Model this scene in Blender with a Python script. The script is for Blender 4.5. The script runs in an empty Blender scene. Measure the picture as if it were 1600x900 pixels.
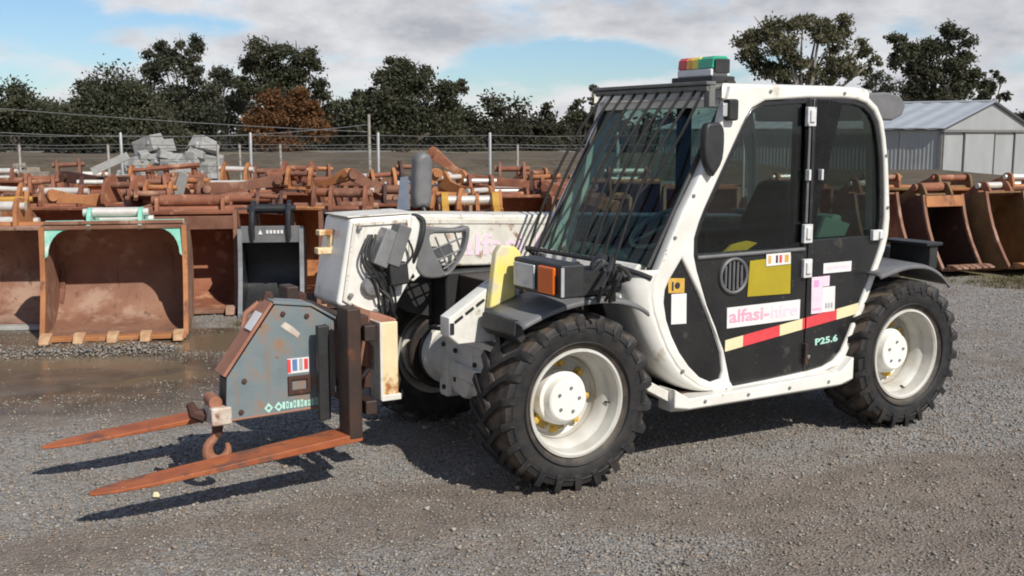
import bpy, bmesh, math, random
import numpy as np
from math import sin, cos, pi, radians
from mathutils import Vector, Matrix

random.seed(7)
rng = np.random.default_rng(7)
S = bpy.context.scene
COL = S.collection

# ------------------------------------------------------------------ camera
cam_d = bpy.data.cameras.new('camera')
cam = bpy.data.objects.new('camera', cam_d)
COL.objects.link(cam)
cam.location = (0, 0, 1.73)
cam.rotation_euler = (radians(90 - 8.134), 0, 0)
cam_d.sensor_width = 36
cam_d.lens = 38.25
cam_d.clip_end = 5000
S.camera = cam

# ------------------------------------------------------------------ world, sun, exposure
SUN_AZ = math.atan2(0.62, -0.78)          # clockwise from +Y
SUN_EL = radians(42)
world = bpy.data.worlds.new('World')
S.world = world
world.use_nodes = True


def build_sky():
    nt = world.node_tree
    N, Lk = nt.nodes, nt.links
    N.clear()
    out = N.new('ShaderNodeOutputWorld')
    bg = N.new('ShaderNodeBackground')
    bg.inputs['Strength'].default_value = 0.1
    Lk.new(bg.outputs[0], out.inputs[0])
    sky = N.new('ShaderNodeTexSky')
    sky.sky_type = 'NISHITA'
    sky.sun_disc = False
    sky.sun_elevation = SUN_EL
    sky.sun_rotation = SUN_AZ
    sky.air_density = 1.0
    sky.dust_density = 0.3
    sky.ozone_density = 1.5
    tc = N.new('ShaderNodeTexCoord')
    sep = N.new('ShaderNodeSeparateXYZ')
    Lk.new(tc.outputs['Generated'], sep.inputs[0])

    def m(op, a, b=None, c=None, clamp=False):
        n = N.new('ShaderNodeMath')
        n.operation = op
        n.use_clamp = clamp
        for i, v in enumerate((a, b, c)):
            if v is None:
                continue
            if isinstance(v, (int, float)):
                n.inputs[i].default_value = v
            else:
                Lk.new(v, n.inputs[i])
        return n.outputs[0]
    x, y, z = sep.outputs
    az = m('ARCTAN2', x, y)
    el = m('ARCSINE', z)
    # cloud noise on the sky dome, flattened towards the horizon
    comb = N.new('ShaderNodeCombineXYZ')
    Lk.new(x, comb.inputs[0])
    Lk.new(y, comb.inputs[1])
    Lk.new(m('MULTIPLY', z, 2.3), comb.inputs[2])

    def noise(scale, detail, rough, off):
        n = N.new('ShaderNodeTexNoise')
        n.noise_dimensions = '3D'
        n.inputs['Scale'].default_value = scale
        n.inputs['Detail'].default_value = detail
        n.inputs['Roughness'].default_value = rough
        mp = N.new('ShaderNodeMapping')
        mp.inputs['Location'].default_value = off
        Lk.new(comb.outputs[0], mp.inputs[0])
        Lk.new(mp.outputs[0], n.inputs[0])
        return n.outputs['Fac']
    n1 = noise(5.5, 8, 0.58, (3.1, 1.7, 0.4))
    n2 = noise(9.5, 7, 0.58, (7.3, 2.2, 1.9))

    def blob(px, py, rx, ry):
        a0, e0 = math.atan((px - 800) / 1700), math.atan((207 - py) / 1700)
        a = m('MULTIPLY', m('SUBTRACT', az, a0), 1700 / rx)
        e = m('MULTIPLY', m('SUBTRACT', el, e0), 1700 / ry)
        r2 = m('ADD', m('MULTIPLY', a, a), m('MULTIPLY', e, e))
        return m('POWER', 2.718, m('MULTIPLY', r2, -1.0))
    gaps = None
    for (px, py, rx, ry, k) in [(40, 50, 75, 40, .62), (240, 45, 110, 13, .35), (165, 98, 45, 14, .45), (20, 130, 60, 14, .35),
                                (560, 98, 120, 12, .40), (470, 88, 40, 12, .3), (880, 92, 110, 34, .75), (760, 90, 70, 20, .5), (980, 105, 80, 22, .55),
                                (1560, 120, 90, 26, .55), (1400, 55, 40, 18, .3), (1560, 66, 80, 14, .25), (1350, 120, 30, 20, .3), (700, 120, 60, 14, .35)]:
        b = m('MULTIPLY', blob(px, py, rx, ry), k * .72)
        gaps = b if gaps is None else m('ADD', gaps, b)
    # broken cloud elsewhere, thinner overhead
    base = m('SUBTRACT', 0.70, m('MULTIPLY', m('MAXIMUM', m('SUBTRACT', el, 0.10), 0.0), 0.55))
    base = m('MAXIMUM', base, 0.33)
    d = m('ADD', base, m('MULTIPLY', m('SUBTRACT', n1, 0.5), 2.3))
    d = m('ADD', d, m('MULTIPLY', m('SUBTRACT', n2, 0.5), 0.55))
    d = m('SUBTRACT', d, gaps)
    rmp = N.new('ShaderNodeValToRGB')
    rmp.color_ramp.elements[0].position = 0.30
    rmp.color_ramp.elements[1].position = 0.70
    rmp.color_ramp.interpolation = 'EASE'
    Lk.new(d, rmp.inputs[0])
    cover = rmp.outputs['Color']
    # thick cloud is grey underneath, thin edges are bright
    shade = m('ADD', m('MULTIPLY', m('SUBTRACT', d, 0.6), 0.45), m('MULTIPLY', m('SUBTRACT', n2, 0.5), 2.6))
    shade = m('ADD', shade, m('MULTIPLY', el, 3.2), clamp=True)
    cr = N.new('ShaderNodeValToRGB')
    cr.color_ramp.elements[0].position = 0.0
    cr.color_ramp.elements[0].color = (8.0, 8.0, 8.2, 1)
    cr.color_ramp.elements[1].position = 0.85
    cr.color_ramp.elements[1].color = (4.4, 4.6, 5.1, 1)
    Lk.new(shade, cr.inputs[0])
    mix = N.new('ShaderNodeMixRGB')
    Lk.new(cover, mix.inputs[0])
    hs = N.new('ShaderNodeMixRGB')
    hs.blend_type = 'MULTIPLY'
    hs.inputs[0].default_value = 1.0
    hs.inputs[2].default_value = (0.74, 0.90, 1.10, 1)
    Lk.new(sky.outputs[0], hs.inputs[1])
    Lk.new(hs.outputs[0], mix.inputs[1])
    Lk.new(cr.outputs[0], mix.inputs[2])
    Lk.new(mix.outputs[0], bg.inputs[0])


build_sky()
sun_d = bpy.data.lights.new('sun', 'SUN')
sun_d.energy = 4.8
sun_d.angle = radians(0.5)
sun_d.color = (1.0, 0.95, 0.86)
sun = bpy.data.objects.new('sun', sun_d)
COL.objects.link(sun)
sd = Vector((sin(SUN_AZ) * cos(SUN_EL), cos(SUN_AZ) * cos(SUN_EL), sin(SUN_EL)))
sun.rotation_euler = sd.to_track_quat('Z', 'Y').to_euler()
sun.location = (8, -8, 12)
S.view_settings.view_transform = 'Standard'
S.view_settings.look = 'None'
S.view_settings.exposure = 0
S.view_settings.gamma = 1
S.render.engine = 'CYCLES'
S.cycles.filter_width = 1.9
S.cycles.max_bounces = 8
S.cycles.transparent_max_bounces = 24

# ------------------------------------------------------------------ materials
M = {}


def nodes_of(name):
    mt = bpy.data.materials.new(name)
    mt.use_nodes = True
    nt = mt.node_tree
    return mt, nt, nt.nodes, nt.links, nt.nodes['Principled BSDF']


def rgb(c):
    return (c[0], c[1], c[2], 1)


def paint(name, c1, c2=None, scale=6, rough=.5, metal=0, bump=.0, bscale=40, spots=None, sscale=5, samt=.5, streak=None, stamt=.5, coat=0, ior=1.5, mixlo=.35, mixhi=.65, chips=None, chipscale=26):
    """Two tones by noise, an optional third tone in patches, an optional fourth in vertical runs."""
    mt, nt, N, L, b = nodes_of(name)
    tc = N.new('ShaderNodeTexCoord')
    oi = N.new('ShaderNodeObjectInfo')
    add = N.new('ShaderNodeVectorMath')
    add.operation = 'MULTIPLY_ADD'
    cmb = N.new('ShaderNodeCombineXYZ')
    for i in range(3):
        L.new(oi.outputs['Random'], cmb.inputs[i])
    L.new(cmb.outputs[0], add.inputs[0])
    add.inputs[1].default_value = (17, 23, 31)
    L.new(tc.outputs['Object'], add.inputs[2])
    co = add.outputs[0]

    def noise(sc, det=6, rg=.6, vec=None):
        n = N.new('ShaderNodeTexNoise')
        n.inputs['Scale'].default_value = sc
        n.inputs['Detail'].default_value = det
        n.inputs['Roughness'].default_value = rg
        L.new(vec or co, n.inputs['Vector'])
        return n.outputs['Fac']

    def ramp(v, lo, hi):
        r = N.new('ShaderNodeMapRange')
        r.inputs[1].default_value = lo
        r.inputs[2].default_value = hi
        r.clamp = True
        L.new(v, r.inputs[0])
        return r.outputs[0]

    def mix(f, a, bb):
        x = N.new('ShaderNodeMixRGB')
        L.new(f, x.inputs[0])
        for i, v in ((1, a), (2, bb)):
            if isinstance(v, tuple):
                x.inputs[i].default_value = v
            else:
                L.new(v, x.inputs[i])
        return x.outputs[0]
    c2 = c2 or tuple(v * .8 for v in c1)
    col = mix(ramp(noise(scale), mixlo, mixhi), rgb(c1), rgb(c2))
    rg = None
    if spots:
        f = ramp(noise(sscale, 8, .65), 1 - samt - .04, 1 - samt + .06)
        col = mix(f, col, rgb(spots))
        rg = f
    if chips:
        f = ramp(noise(chipscale, 3, .7), .69, .73)
        col = mix(f, col, rgb(chips))
    if streak:
        mp = N.new('ShaderNodeMapping')
        mp.inputs['Scale'].default_value = (1, 1, .12)
        L.new(co, mp.inputs[0])
        f = ramp(noise(14, 5, .6, mp.outputs[0]), 1 - stamt, 1 - stamt + .15)
        col = mix(f, col, rgb(streak))
    L.new(col, b.inputs['Base Color'])
    rr = N.new('ShaderNodeMapRange')
    rr.inputs[3].default_value = max(.02, rough - .1)
    rr.inputs[4].default_value = min(1, rough + .12)
    L.new(noise(scale * 2.3), rr.inputs[0])
    L.new(rr.outputs[0], b.inputs['Roughness'])
    b.inputs['Metallic'].default_value = metal
    b.inputs['IOR'].default_value = ior
    if coat:
        b.inputs['Coat Weight'].default_value = coat
        b.inputs['Coat Roughness'].default_value = .08
    if bump:
        bp = N.new('ShaderNodeBump')
        bp.inputs['Strength'].default_value = bump
        bp.inputs['Distance'].default_value = .01
        L.new(noise(bscale, 4, .6), bp.inputs['Height'])
        L.new(bp.outputs[0], b.inputs['Normal'])
    M[name] = mt
    return mt


def glass(name, tint, refl=1.0):
    mt, nt, N, L, b = nodes_of(name)
    N.remove(b)
    out = N['Material Output']
    tr = N.new('ShaderNodeBsdfTransparent')
    tr.inputs[0].default_value = rgb(tint)
    gl = N.new('ShaderNodeBsdfGlossy')
    gl.inputs['Roughness'].default_value = .03
    gl.inputs[0].default_value = (refl, refl, refl, 1)
    # reflectance by the angle of view, the same from both sides of the pane
    ge = N.new('ShaderNodeNewGeometry')
    dt = N.new('ShaderNodeVectorMath')
    dt.operation = 'DOT_PRODUCT'
    L.new(ge.outputs['Normal'], dt.inputs[0])
    L.new(ge.outputs['Incoming'], dt.inputs[1])
    ab = N.new('ShaderNodeMath')
    ab.operation = 'ABSOLUTE'
    L.new(dt.outputs['Value'], ab.inputs[0])
    om = N.new('ShaderNodeMath')
    om.operation = 'SUBTRACT'
    om.inputs[0].default_value = 1
    om.use_clamp = True
    L.new(ab.outputs[0], om.inputs[1])
    pw = N.new('ShaderNodeMath')
    pw.operation = 'POWER'
    L.new(om.outputs[0], pw.inputs[0])
    pw.inputs[1].default_value = 5
    fr = N.new('ShaderNodeMath')
    fr.operation = 'MULTIPLY_ADD'
    L.new(pw.outputs[0], fr.inputs[0])
    fr.inputs[1].default_value = .9
    fr.inputs[2].default_value = .04
    mx = N.new('ShaderNodeMixShader')
    L.new(fr.outputs[0], mx.inputs[0])
    L.new(tr.outputs[0], mx.inputs[1])
    L.new(gl.outputs[0], mx.inputs[2])
    L.new(mx.outputs[0], out.inputs[0])
    M[name] = mt


def leaf(name, c1, c2):
    mt, nt, N, L, b = nodes_of(name)
    at = N.new('ShaderNodeAttribute')
    at.attribute_name = 'tone'
    mx = N.new('ShaderNodeMixRGB')
    L.new(at.outputs['Fac'], mx.inputs[0])
    mx.inputs[1].default_value = rgb(c1)
    mx.inputs[2].default_value = rgb(c2)
    L.new(mx.outputs[0], b.inputs['Base Color'])
    b.inputs['Roughness'].default_value = .6
    b.inputs['Specular IOR Level'].default_value = .25
    tl = N.new('ShaderNodeBsdfTranslucent')
    L.new(mx.outputs[0], tl.inputs[0])
    ms = N.new('ShaderNodeMixShader')
    ms.inputs[0].default_value = .42
    L.new(b.outputs[0], ms.inputs[1])
    L.new(tl.outputs[0], ms.inputs[2])
    L.new(ms.outputs[0], N['Material Output'].inputs[0])
    M[name] = mt


RUST_D = (.09, .030, .016)
paint('white_paint', (.80, .79, .75), (.70, .68, .62), 5, .36, spots=(.50, .43, .33), sscale=6, samt=.37, coat=.25, bump=.05, bscale=10, streak=(.60, .55, .46), stamt=.36, chips=(.20, .13, .09), chipscale=30)
paint('old_white_paint', (.74, .72, .66), (.60, .57, .50), 6, .45, spots=(.28, .15, .07), sscale=9, samt=.40, bump=.08, streak=(.40, .30, .19), stamt=.39, chips=(.16, .09, .06), chipscale=30)
paint('grey_white_steel', (.80, .79, .74), (.64, .62, .55), 7, .5, spots=(.22, .12, .06), sscale=8, samt=.36, bump=.12, bscale=60)
paint('cream_rusty_plate', (.78, .66, .42), (.70, .52, .28), 9, .5, spots=(.36, .15, .05), sscale=9, samt=.43, bump=.1)
paint('black_paint', (.013, .013, .014), (.022, .022, .022), 5, .27, spots=(.060, .054, .046), sscale=9, samt=.36, coat=.25, bump=.03, bscale=7, chips=(.16, .15, .14), chipscale=48)
paint('black_plastic', (.02, .02, .021), (.032, .032, .032), 12, .5, bump=.06, bscale=120)
paint('faded_plastic', (.165, .165, .168), (.125, .125, .128), 10, .55, spots=(.14, .13, .12), sscale=10, samt=.35, bump=.06, bscale=90)
paint('dark_steel', (.03, .027, .025), (.055, .038, .03), 10, .5, metal=.2, spots=(.12, .05, .025), sscale=7, samt=.36, bump=.1)
paint('grey_metal', (.34, .34, .34), (.24, .24, .24), 10, .4, metal=.5, bump=.05)
paint('guard_grey', (.18, .18, .17), (.12, .12, .11), 10, .45, spots=(.2, .12, .07), sscale=9, samt=.3)
paint('yellow_paint', (.80, .58, .04), (.72, .50, .04), 9, .4, spots=(.55, .42, .2), sscale=9, samt=.38)
paint('pale_yellow_paint', (.84, .70, .16), (.82, .72, .30), 6, .45, spots=(.66, .58, .42), sscale=7, samt=.42)
paint('olive_yellow', (.42, .33, .02), (.36, .28, .02), 5, .35)
paint('interior_black', (.012, .012, .013), (.02, .02, .02), 9, .7)
paint('interior_grey', (.10, .11, .11), (.07, .075, .08), 9, .6)
paint('seat_fabric', (.016, .016, .018), (.026, .026, .03), 14, .85, bump=.1, bscale=150)
paint('fork_rust', (.40, .115, .035), (.27, .07, .025), 6, .6, spots=(.14, .06, .04), sscale=5, samt=.43, chips=(.42, .27, .19), chipscale=18, bump=.15, bscale=50)
paint('fork_edge', (.22, .13, .10), (.15, .08, .055), 9, .65, bump=.15)
paint('shank_steel', (.035, .024, .02), (.06, .032, .022), 9, .55, metal=.1, spots=(.14, .05, .025), sscale=6, samt=.34, bump=.12)
paint('jib_blue', (.150, .190, .205), (.205, .235, .24), 6, .5, spots=(.26, .175, .12), sscale=6, samt=.46, chips=(.20, .10, .06), chipscale=24, bump=.1, streak=(.25, .17, .12), stamt=.40)
paint('jib_rust', (.38, .18, .115), (.30, .125, .08), 8, .7, spots=(.14, .15, .15), sscale=7, samt=.34, bump=.15)
paint('hook_rust', (.36, .17, .10), (.26, .10, .055), 14, .6, bump=.2, bscale=70)
paint('pale_chipped', (.62, .58, .52), (.45, .34, .26), 12, .6, spots=(.25, .10, .05), sscale=14, samt=.45, bump=.15)
paint('rust_brown', (.24, .11, .066), (.14, .056, .034), 3.5, .75, spots=(.36, .20, .13), sscale=3, samt=.42, bump=.25, bscale=30, streak=(.075, .035, .024), stamt=.38)
paint('rust_red', (.30, .115, .060), (.17, .058, .032), 3, .75, spots=(.44, .23, .13), sscale=5, samt=.4, bump=.22, bscale=34, streak=(.07, .028, .02), stamt=.36)
paint('rust_orange', (.46, .20, .075), (.32, .12, .045), 3, .72, spots=(.15, .06, .035), sscale=5, samt=.42, bump=.22, bscale=34)
paint('rust_dark', (.075, .030, .02), (.05, .022, .016), 5, .7, spots=(.16, .06, .035), sscale=5, samt=.38, bump=.2, bscale=34)
paint('rust_tan', (.265, .135, .085), (.185, .082, .05), 3, .75, spots=(.34, .215, .155), sscale=2.4, samt=.44, bump=.2, bscale=34, streak=(.11, .048, .03), stamt=.42)
paint('worn_edge', (.42, .27, .18), (.30, .16, .10), 12, .5, metal=.2, bump=.1)
paint('tooth_steel', (.55, .36, .20), (.40, .22, .12), 14, .55, bump=.15)
paint('mint_paint', (.18, .52, .40), (.30, .60, .48), 7, .5, spots=(.55, .68, .60), sscale=6, samt=.42, bump=.08)
paint('pale_pin', (.74, .71, .66), (.62, .58, .52), 14, .35, metal=.3, spots=(.40, .22, .13), sscale=12, samt=.3)
paint('yellow_rust', (.50, .29, .045), (.40, .20, .03), 4, .6, spots=(.24, .10, .035), sscale=5, samt=.42, bump=.18)
paint('mustard_dirt', (.22, .13, .045), (.13, .07, .03), 4, .7, spots=(.16, .07, .03), sscale=5, samt=.46, bump=.2)
paint('oily_dark', (.022, .012, .009), (.034, .018, .012), 5, .6, spots=(.09, .04, .024), sscale=5, samt=.32, bump=.2, bscale=34)
paint('bucket_black', (.016, .017, .019), (.028, .029, .032), 7, .4, spots=(.08, .075, .07), sscale=9, samt=.28, bump=.06)
paint('bucket_grey_edge', (.30, .31, .32), (.20, .21, .22), 9, .4, metal=.3)
paint('grey_lip', (.40, .40, .38), (.30, .29, .27), 9, .55, spots=(.30, .2, .14), sscale=7, samt=.36, bump=.1)
paint('blue_steel', (.12, .16, .22), (.18, .20, .24), 9, .5, spots=(.22, .12, .08), sscale=9, samt=.36)
paint('concrete', (.36, .355, .34), (.25, .245, .235), 3, .9, spots=(.45, .44, .42), sscale=3, samt=.36, bump=.4, bscale=12)
paint('rubble_brown', (.24, .20, .16), (.16, .13, .10), 3, .9, bump=.4, bscale=12)
paint('shed_steel', (.345, .355, .355), (.30, .31, .31), .5, .55, spots=(.28, .275, .265), sscale=.35, samt=.36, streak=(.40, .39, .37), stamt=.33)
paint('shed_roof', (.46, .48, .50), (.41, .43, .45), 1.0, .45, metal=.2)
paint('shed_trim', (.20, .19, .18), (.15, .14, .135), 3, .6)
paint('galvanised', (.42, .42, .42), (.33, .33, .33), 6, .45, metal=.4)
paint('old_post', (.34, .32, .29), (.25, .23, .20), 6, .8)
paint('wire', (.16, .16, .16), (.12, .12, .12), 6, .6)
paint('bark', (.10, .082, .066), (.05, .04, .032), 2.5, .9, bump=.5, bscale=8)
paint('pale_bark', (.34, .31, .27), (.20, .175, .15), 2.5, .85, bump=.4, bscale=8)
paint('print_white', (.78, .77, .76), (.72, .71, .70), 9, .4)
paint('print_pink', (.78, .34, .47), (.80, .42, .54), 9, .4)
paint('print_pale_pink', (.80, .60, .70), (.80, .66, .74), 20, .4)
paint('print_magenta', (.72, .30, .58), (.74, .40, .62), 20, .4)
paint('print_red', (.72, .075, .085), (.66, .06, .07), 20, .35)
paint('print_cream', (.80, .71, .44), (.74, .65, .40), 20, .35)
paint('print_mint', (.40, .72, .60), (.46, .74, .64), 20, .4)
paint('print_gold', (.66, .42, .09), (.58, .34, .06), 30, .4)
paint('print_dark', (.03, .03, .035), (.05, .05, .05), 20, .4)
paint('print_grey', (.42, .42, .43), (.34, .34, .35), 20, .4)
paint('print_blue', (.10, .20, .42), (.13, .24, .45), 20, .4)
paint('print_green', (.10, .42, .30), (.13, .45, .33), 20, .4)
paint('chrome', (.62, .63, .64), (.5, .51, .52), 20, .22, metal=.9)
paint('latch_white', (.72, .72, .71), (.55, .55, .55), 25, .35, spots=(.06, .06, .07), sscale=30, samt=.36)
paint('hub_white', (.82, .81, .77), (.74, .72, .66), 9, .35, spots=(.5, .42, .3), sscale=11, samt=.3)
paint('rim_white', (.60, .59, .55), (.46, .44, .39), 6, .4, spots=(.36, .28, .18), sscale=7, samt=.33, bump=.05)
paint('grease', (.36, .25, .05), (.20, .13, .04), 18, .5, spots=(.5, .46, .36), sscale=14, samt=.45)
paint('nut_yellow', (.62, .40, .03), (.45, .28, .05), 25, .45, spots=(.12, .08, .04), sscale=25, samt=.34)
paint('bar_black', (.010, .010, .010), (.016, .014, .013), 20, .8)
paint('rubber_hose', (.018, .018, .018), (.03, .03, .03), 20, .5)


def lens(name, c, rough=.12, trans=.35):
    mt, nt, N, L, b = nodes_of(name)
    b.inputs['Base Color'].default_value = rgb(c)
    b.inputs['Roughness'].default_value = rough
    b.inputs['Coat Weight'].default_value = .5
    wv = N.new('ShaderNodeTexWave')
    wv.inputs['Scale'].default_value = 40
    wv.inputs['Distortion'].default_value = 0
    tc = N.new('ShaderNodeTexCoord')
    L.new(tc.outputs['Object'], wv.inputs[0])
    bp = N.new('ShaderNodeBump')
    bp.inputs['Strength'].default_value = .3
    bp.inputs['Distance'].default_value = .004
    L.new(wv.outputs['Fac'], bp.inputs['Height'])
    L.new(bp.outputs[0], b.inputs['Normal'])
    M[name] = mt


lens('lens_clear', (.45, .46, .46), .1)
lens('lens_orange', (.80, .15, .01))
lens('lens_red', (.62, .035, .03))
lens('lens_amber', (.80, .36, .02))
lens('lens_yellow', (.80, .62, .05))
lens('lens_green', (.02, .40, .22))
glass('window_glass', (.70, .74, .72))
glass('dark_glass', (.52, .56, .54))
glass('windscreen_glass', (.44, .60, .55), 1.0)
leaf('leaf_dark', (.062, .068, .040), (.112, .114, .070))  # both tones lightened to stand in for distance haze
leaf('leaf_olive', (.075, .075, .038), (.16, .15, .085))
leaf('leaf_grey', (.05, .056, .038), (.125, .125, .085))
leaf('leaf_brown', (.14, .062, .024), (.22, .118, .052))
leaf('leaf_wood', (.048, .048, .030), (.085, .080, .050))
leaf('leaf_grass', (.085, .075, .03), (.19, .155, .08))


def rubber():
    mt, nt, N, L, b = nodes_of('tyre_rubber')
    tc = N.new('ShaderNodeTexCoord')
    sp = N.new('ShaderNodeSeparateXYZ')
    L.new(tc.outputs['Object'], sp.inputs[0])

    def m(op, a, b_=None):
        n = N.new('ShaderNodeMath')
        n.operation = op
        for i, v in enumerate((a, b_)):
            if v is None:
                continue
            if isinstance(v, (int, float)):
                n.inputs[i].default_value = v
            else:
                L.new(v, n.inputs[i])
        return n.outputs[0]
    r = m('SQRT', m('ADD', m('MULTIPLY', sp.outputs[0], sp.outputs[0]), m('MULTIPLY', sp.outputs[2], sp.outputs[2])))
    ay = m('ABSOLUTE', sp.outputs[1])
    # dried mud packed between the lugs
    a = N.new('ShaderNodeMapRange')
    a.inputs[1].default_value = .436
    a.inputs[2].default_value = .424
    L.new(r, a.inputs[0])
    c = N.new('ShaderNodeMapRange')
    c.inputs[1].default_value = .150
    c.inputs[2].default_value = .128
    L.new(ay, c.inputs[0])
    n = N.new('ShaderNodeTexNoise')
    n.inputs['Scale'].default_value = 14
    n.inputs['Detail'].default_value = 7
    L.new(tc.outputs['Object'], n.inputs[0])
    nr = N.new('ShaderNodeMapRange')
    nr.inputs[1].default_value = .40
    nr.inputs[2].default_value = .58
    L.new(n.outputs['Fac'], nr.inputs[0])
    mud = m('MULTIPLY', m('MULTIPLY', a.outputs[0], c.outputs[0]), m('ADD', m('MULTIPLY', nr.outputs[0], .5), .22))
    film = m('MULTIPLY', nr.outputs[0], .10)
    f = m('MAXIMUM', mud, film)
    mx = N.new('ShaderNodeMixRGB')
    L.new(f, mx.inputs[0])
    mx.inputs[1].default_value = (.015, .0155, .017, 1)
    mx.inputs[2].default_value = (.15, .115, .085, 1)
    L.new(mx.outputs[0], b.inputs['Base Color'])
    b.inputs['Roughness'].default_value = .62
    b.inputs['Specular IOR Level'].default_value = .4
    n2 = N.new('ShaderNodeTexNoise')
    n2.inputs['Scale'].default_value = 55
    L.new(tc.outputs['Object'], n2.inputs[0])
    bp = N.new('ShaderNodeBump')
    bp.inputs['Strength'].default_value = .25
    bp.inputs['Distance'].default_value = .006
    L.new(n2.outputs['Fac'], bp.inputs['Height'])
    L.new(bp.outputs[0], b.inputs['Normal'])
    M['tyre_rubber'] = mt


rubber()


# ------------------------------------------------------------------ mesh helpers
class MB:
    def __init__(s):
        s.v, s.f = [], []

    def add(s, vs, fs):
        o = len(s.v)
        s.v += [tuple(p) for p in vs]
        s.f += [tuple(i + o for i in f) for f in fs]
        return s

    def box(s, c, size, rot=None, taper=None):
        hx, hy, hz = size[0] / 2, size[1] / 2, size[2] / 2
        vs = [Vector((x * hx, y * hy, z * hz)) for z in (-1, 1) for y in (-1, 1) for x in (-1, 1)]
        if taper:
            for p in vs[4:]:
                p.x *= taper[0]
                p.y *= taper[1]
        if rot is not None:
            R = rot if isinstance(rot, Matrix) else Matrix.Rotation(rot[1], 3, rot[0])
            vs = [R @ p for p in vs]
        vs = [p + Vector(c) for p in vs]
        return s.add(vs, [(0, 2, 3, 1), (4, 5, 7, 6), (0, 1, 5, 4), (2, 6, 7, 3), (0, 4, 6, 2), (1, 3, 7, 5)])

    def bb(s, x0, x1, y0, y1, z0, z1):
        return s.box(((x0 + x1) / 2, (y0 + y1) / 2, (z0 + z1) / 2), (abs(x1 - x0), abs(y1 - y0), abs(z1 - z0)))

    def prism(s, poly, a0, a1, axis='y'):
        """polygon in the two other axes, extruded along axis."""
        def pt(p, a):
            return {'y': (p[0], a, p[1]), 'x': (a, p[0], p[1]), 'z': (p[0], p[1], a)}[axis]
        n = len(poly)
        vs = [pt(p, a0) for p in poly] + [pt(p, a1) for p in poly]
        fs = [tuple(range(n)), tuple(range(2 * n - 1, n - 1, -1))]
        fs += [(i, i + n, (i + 1) % n + n, (i + 1) % n) for i in range(n)]
        return s.add(vs, fs)

    def tube(s, pts, r, n=8):
        pts = [Vector(p) for p in pts]
        rs = r if isinstance(r, (list, tuple)) else [r] * len(pts)
        vs, up = [], None
        for i, p in enumerate(pts):
            t = (pts[min(i + 1, len(pts) - 1)] - pts[max(i - 1, 0)]).normalized()
            if up is None:
                up = Vector((0, 0, 1)) if abs(t.z) < .9 else Vector((1, 0, 0))
            a = t.cross(up).normalized()
            up = a.cross(t).normalized()
            for k in range(n):
                th = 2 * pi * k / n
                vs.append(p + a * (cos(th) * rs[i]) + up * (sin(th) * rs[i]))
        fs = []
        for i in range(len(pts) - 1):
            for k in range(n):
                fs.append((i * n + k, i * n + (k + 1) % n, (i + 1) * n + (k + 1) % n, (i + 1) * n + k))
        fs.append(tuple(reversed(range(n))))
        m = (len(pts) - 1) * n
        fs.append(tuple(range(m, m + n)))
        return s.add(vs, fs)

    def cyl(s, p0, p1, r, n=20):
        return s.tube([p0, p1], r, n)

    def lathe(s, prof, n=48, closed=False, c=(0, 0, 0)):
        """(radius, y) profile turned about the Y axis."""
        vs = []
        for k in range(n):
            th = 2 * pi * k / n
            for r, y in prof:
                vs.append((c[0] + r * cos(th), c[1] + y, c[2] + r * sin(th)))
        m = len(prof)
        fs = []
        for k in range(n):
            for i in range(m if closed else m - 1):
                j = (i + 1) % m
                k2 = (k + 1) % n
                fs.append((k * m + i, k * m + j, k2 * m + j, k2 * m + i))
        return s.add(vs, fs)

    def loft(s, rows, closed_u=False, caps=False):
        n = len(rows[0])
        vs = [p for r in rows for p in r]
        fs = []
        for i in range(len(rows) - 1):
            for k in range(n if closed_u else n - 1):
                k2 = (k + 1) % n
                fs.append((i * n + k, i * n + k2, (i + 1) * n + k2, (i + 1) * n + k))
        if caps:
            fs.append(tuple(reversed(range(n))))
            fs.append(tuple(range((len(rows) - 1) * n, len(rows) * n)))
        return s.add(vs, fs)

    def mesh(s, name, mat, smooth=True, angle=35, fix=True):
        me = bpy.data.meshes.new(name)
        me.from_pydata(s.v, [], s.f)
        if fix:
            bm = bmesh.new()
            bm.from_mesh(me)
            bmesh.ops.recalc_face_normals(bm, faces=bm.faces)
            bm.to_mesh(me)
            bm.free()
        finish(me, mat, smooth, angle)
        return me

    def build(s, name, mat, parent=None, loc=None, rot=None, bevel=0, smooth=True, angle=35, solid=0):
        return obj(name, s.mesh(name, mat, smooth, angle), parent, loc, rot, bevel, solid)


def finish(me, mat, smooth=True, angle=35):
    if mat:
        me.materials.clear()
        me.materials.append(M[mat] if isinstance(mat, str) else mat)
    if smooth:
        me.polygons.foreach_set('use_smooth', [True] * len(me.polygons))
        me.set_sharp_from_angle(angle=radians(angle))
    me.update()


def obj(name, me, parent=None, loc=None, rot=None, bevel=0, solid=0):
    o = bpy.data.objects.new(name, me)
    COL.objects.link(o)
    if parent:
        o.parent = parent
    if loc is not None:
        o.location = loc
    if rot is not None:
        o.rotation_euler = rot
    if solid:
        md = o.modifiers.new('solidify', 'SOLIDIFY')
        md.thickness = solid
        md.offset = 0
    if bevel:
        md = o.modifiers.new('bevel', 'BEVEL')
        md.width = bevel
        md.segments = 2
        md.limit_method = 'ANGLE'
        md.angle_limit = radians(35)
        md.harden_normals = True
    return o


def tag(o, label=None, cat=None, group=None, kind=None):
    if label:
        o['label'] = label
    if cat:
        o['category'] = cat
    if group:
        o['group'] = group
    if kind:
        o['kind'] = kind
    return o


def empty(name, loc, rz=0, label=None, cat=None, group=None):
    o = bpy.data.objects.new(name, None)
    COL.objects.link(o)
    o.empty_display_size = .2
    o.location = loc
    o.rotation_euler = (0, 0, rz)
    return tag(o, label, cat, group)


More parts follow.
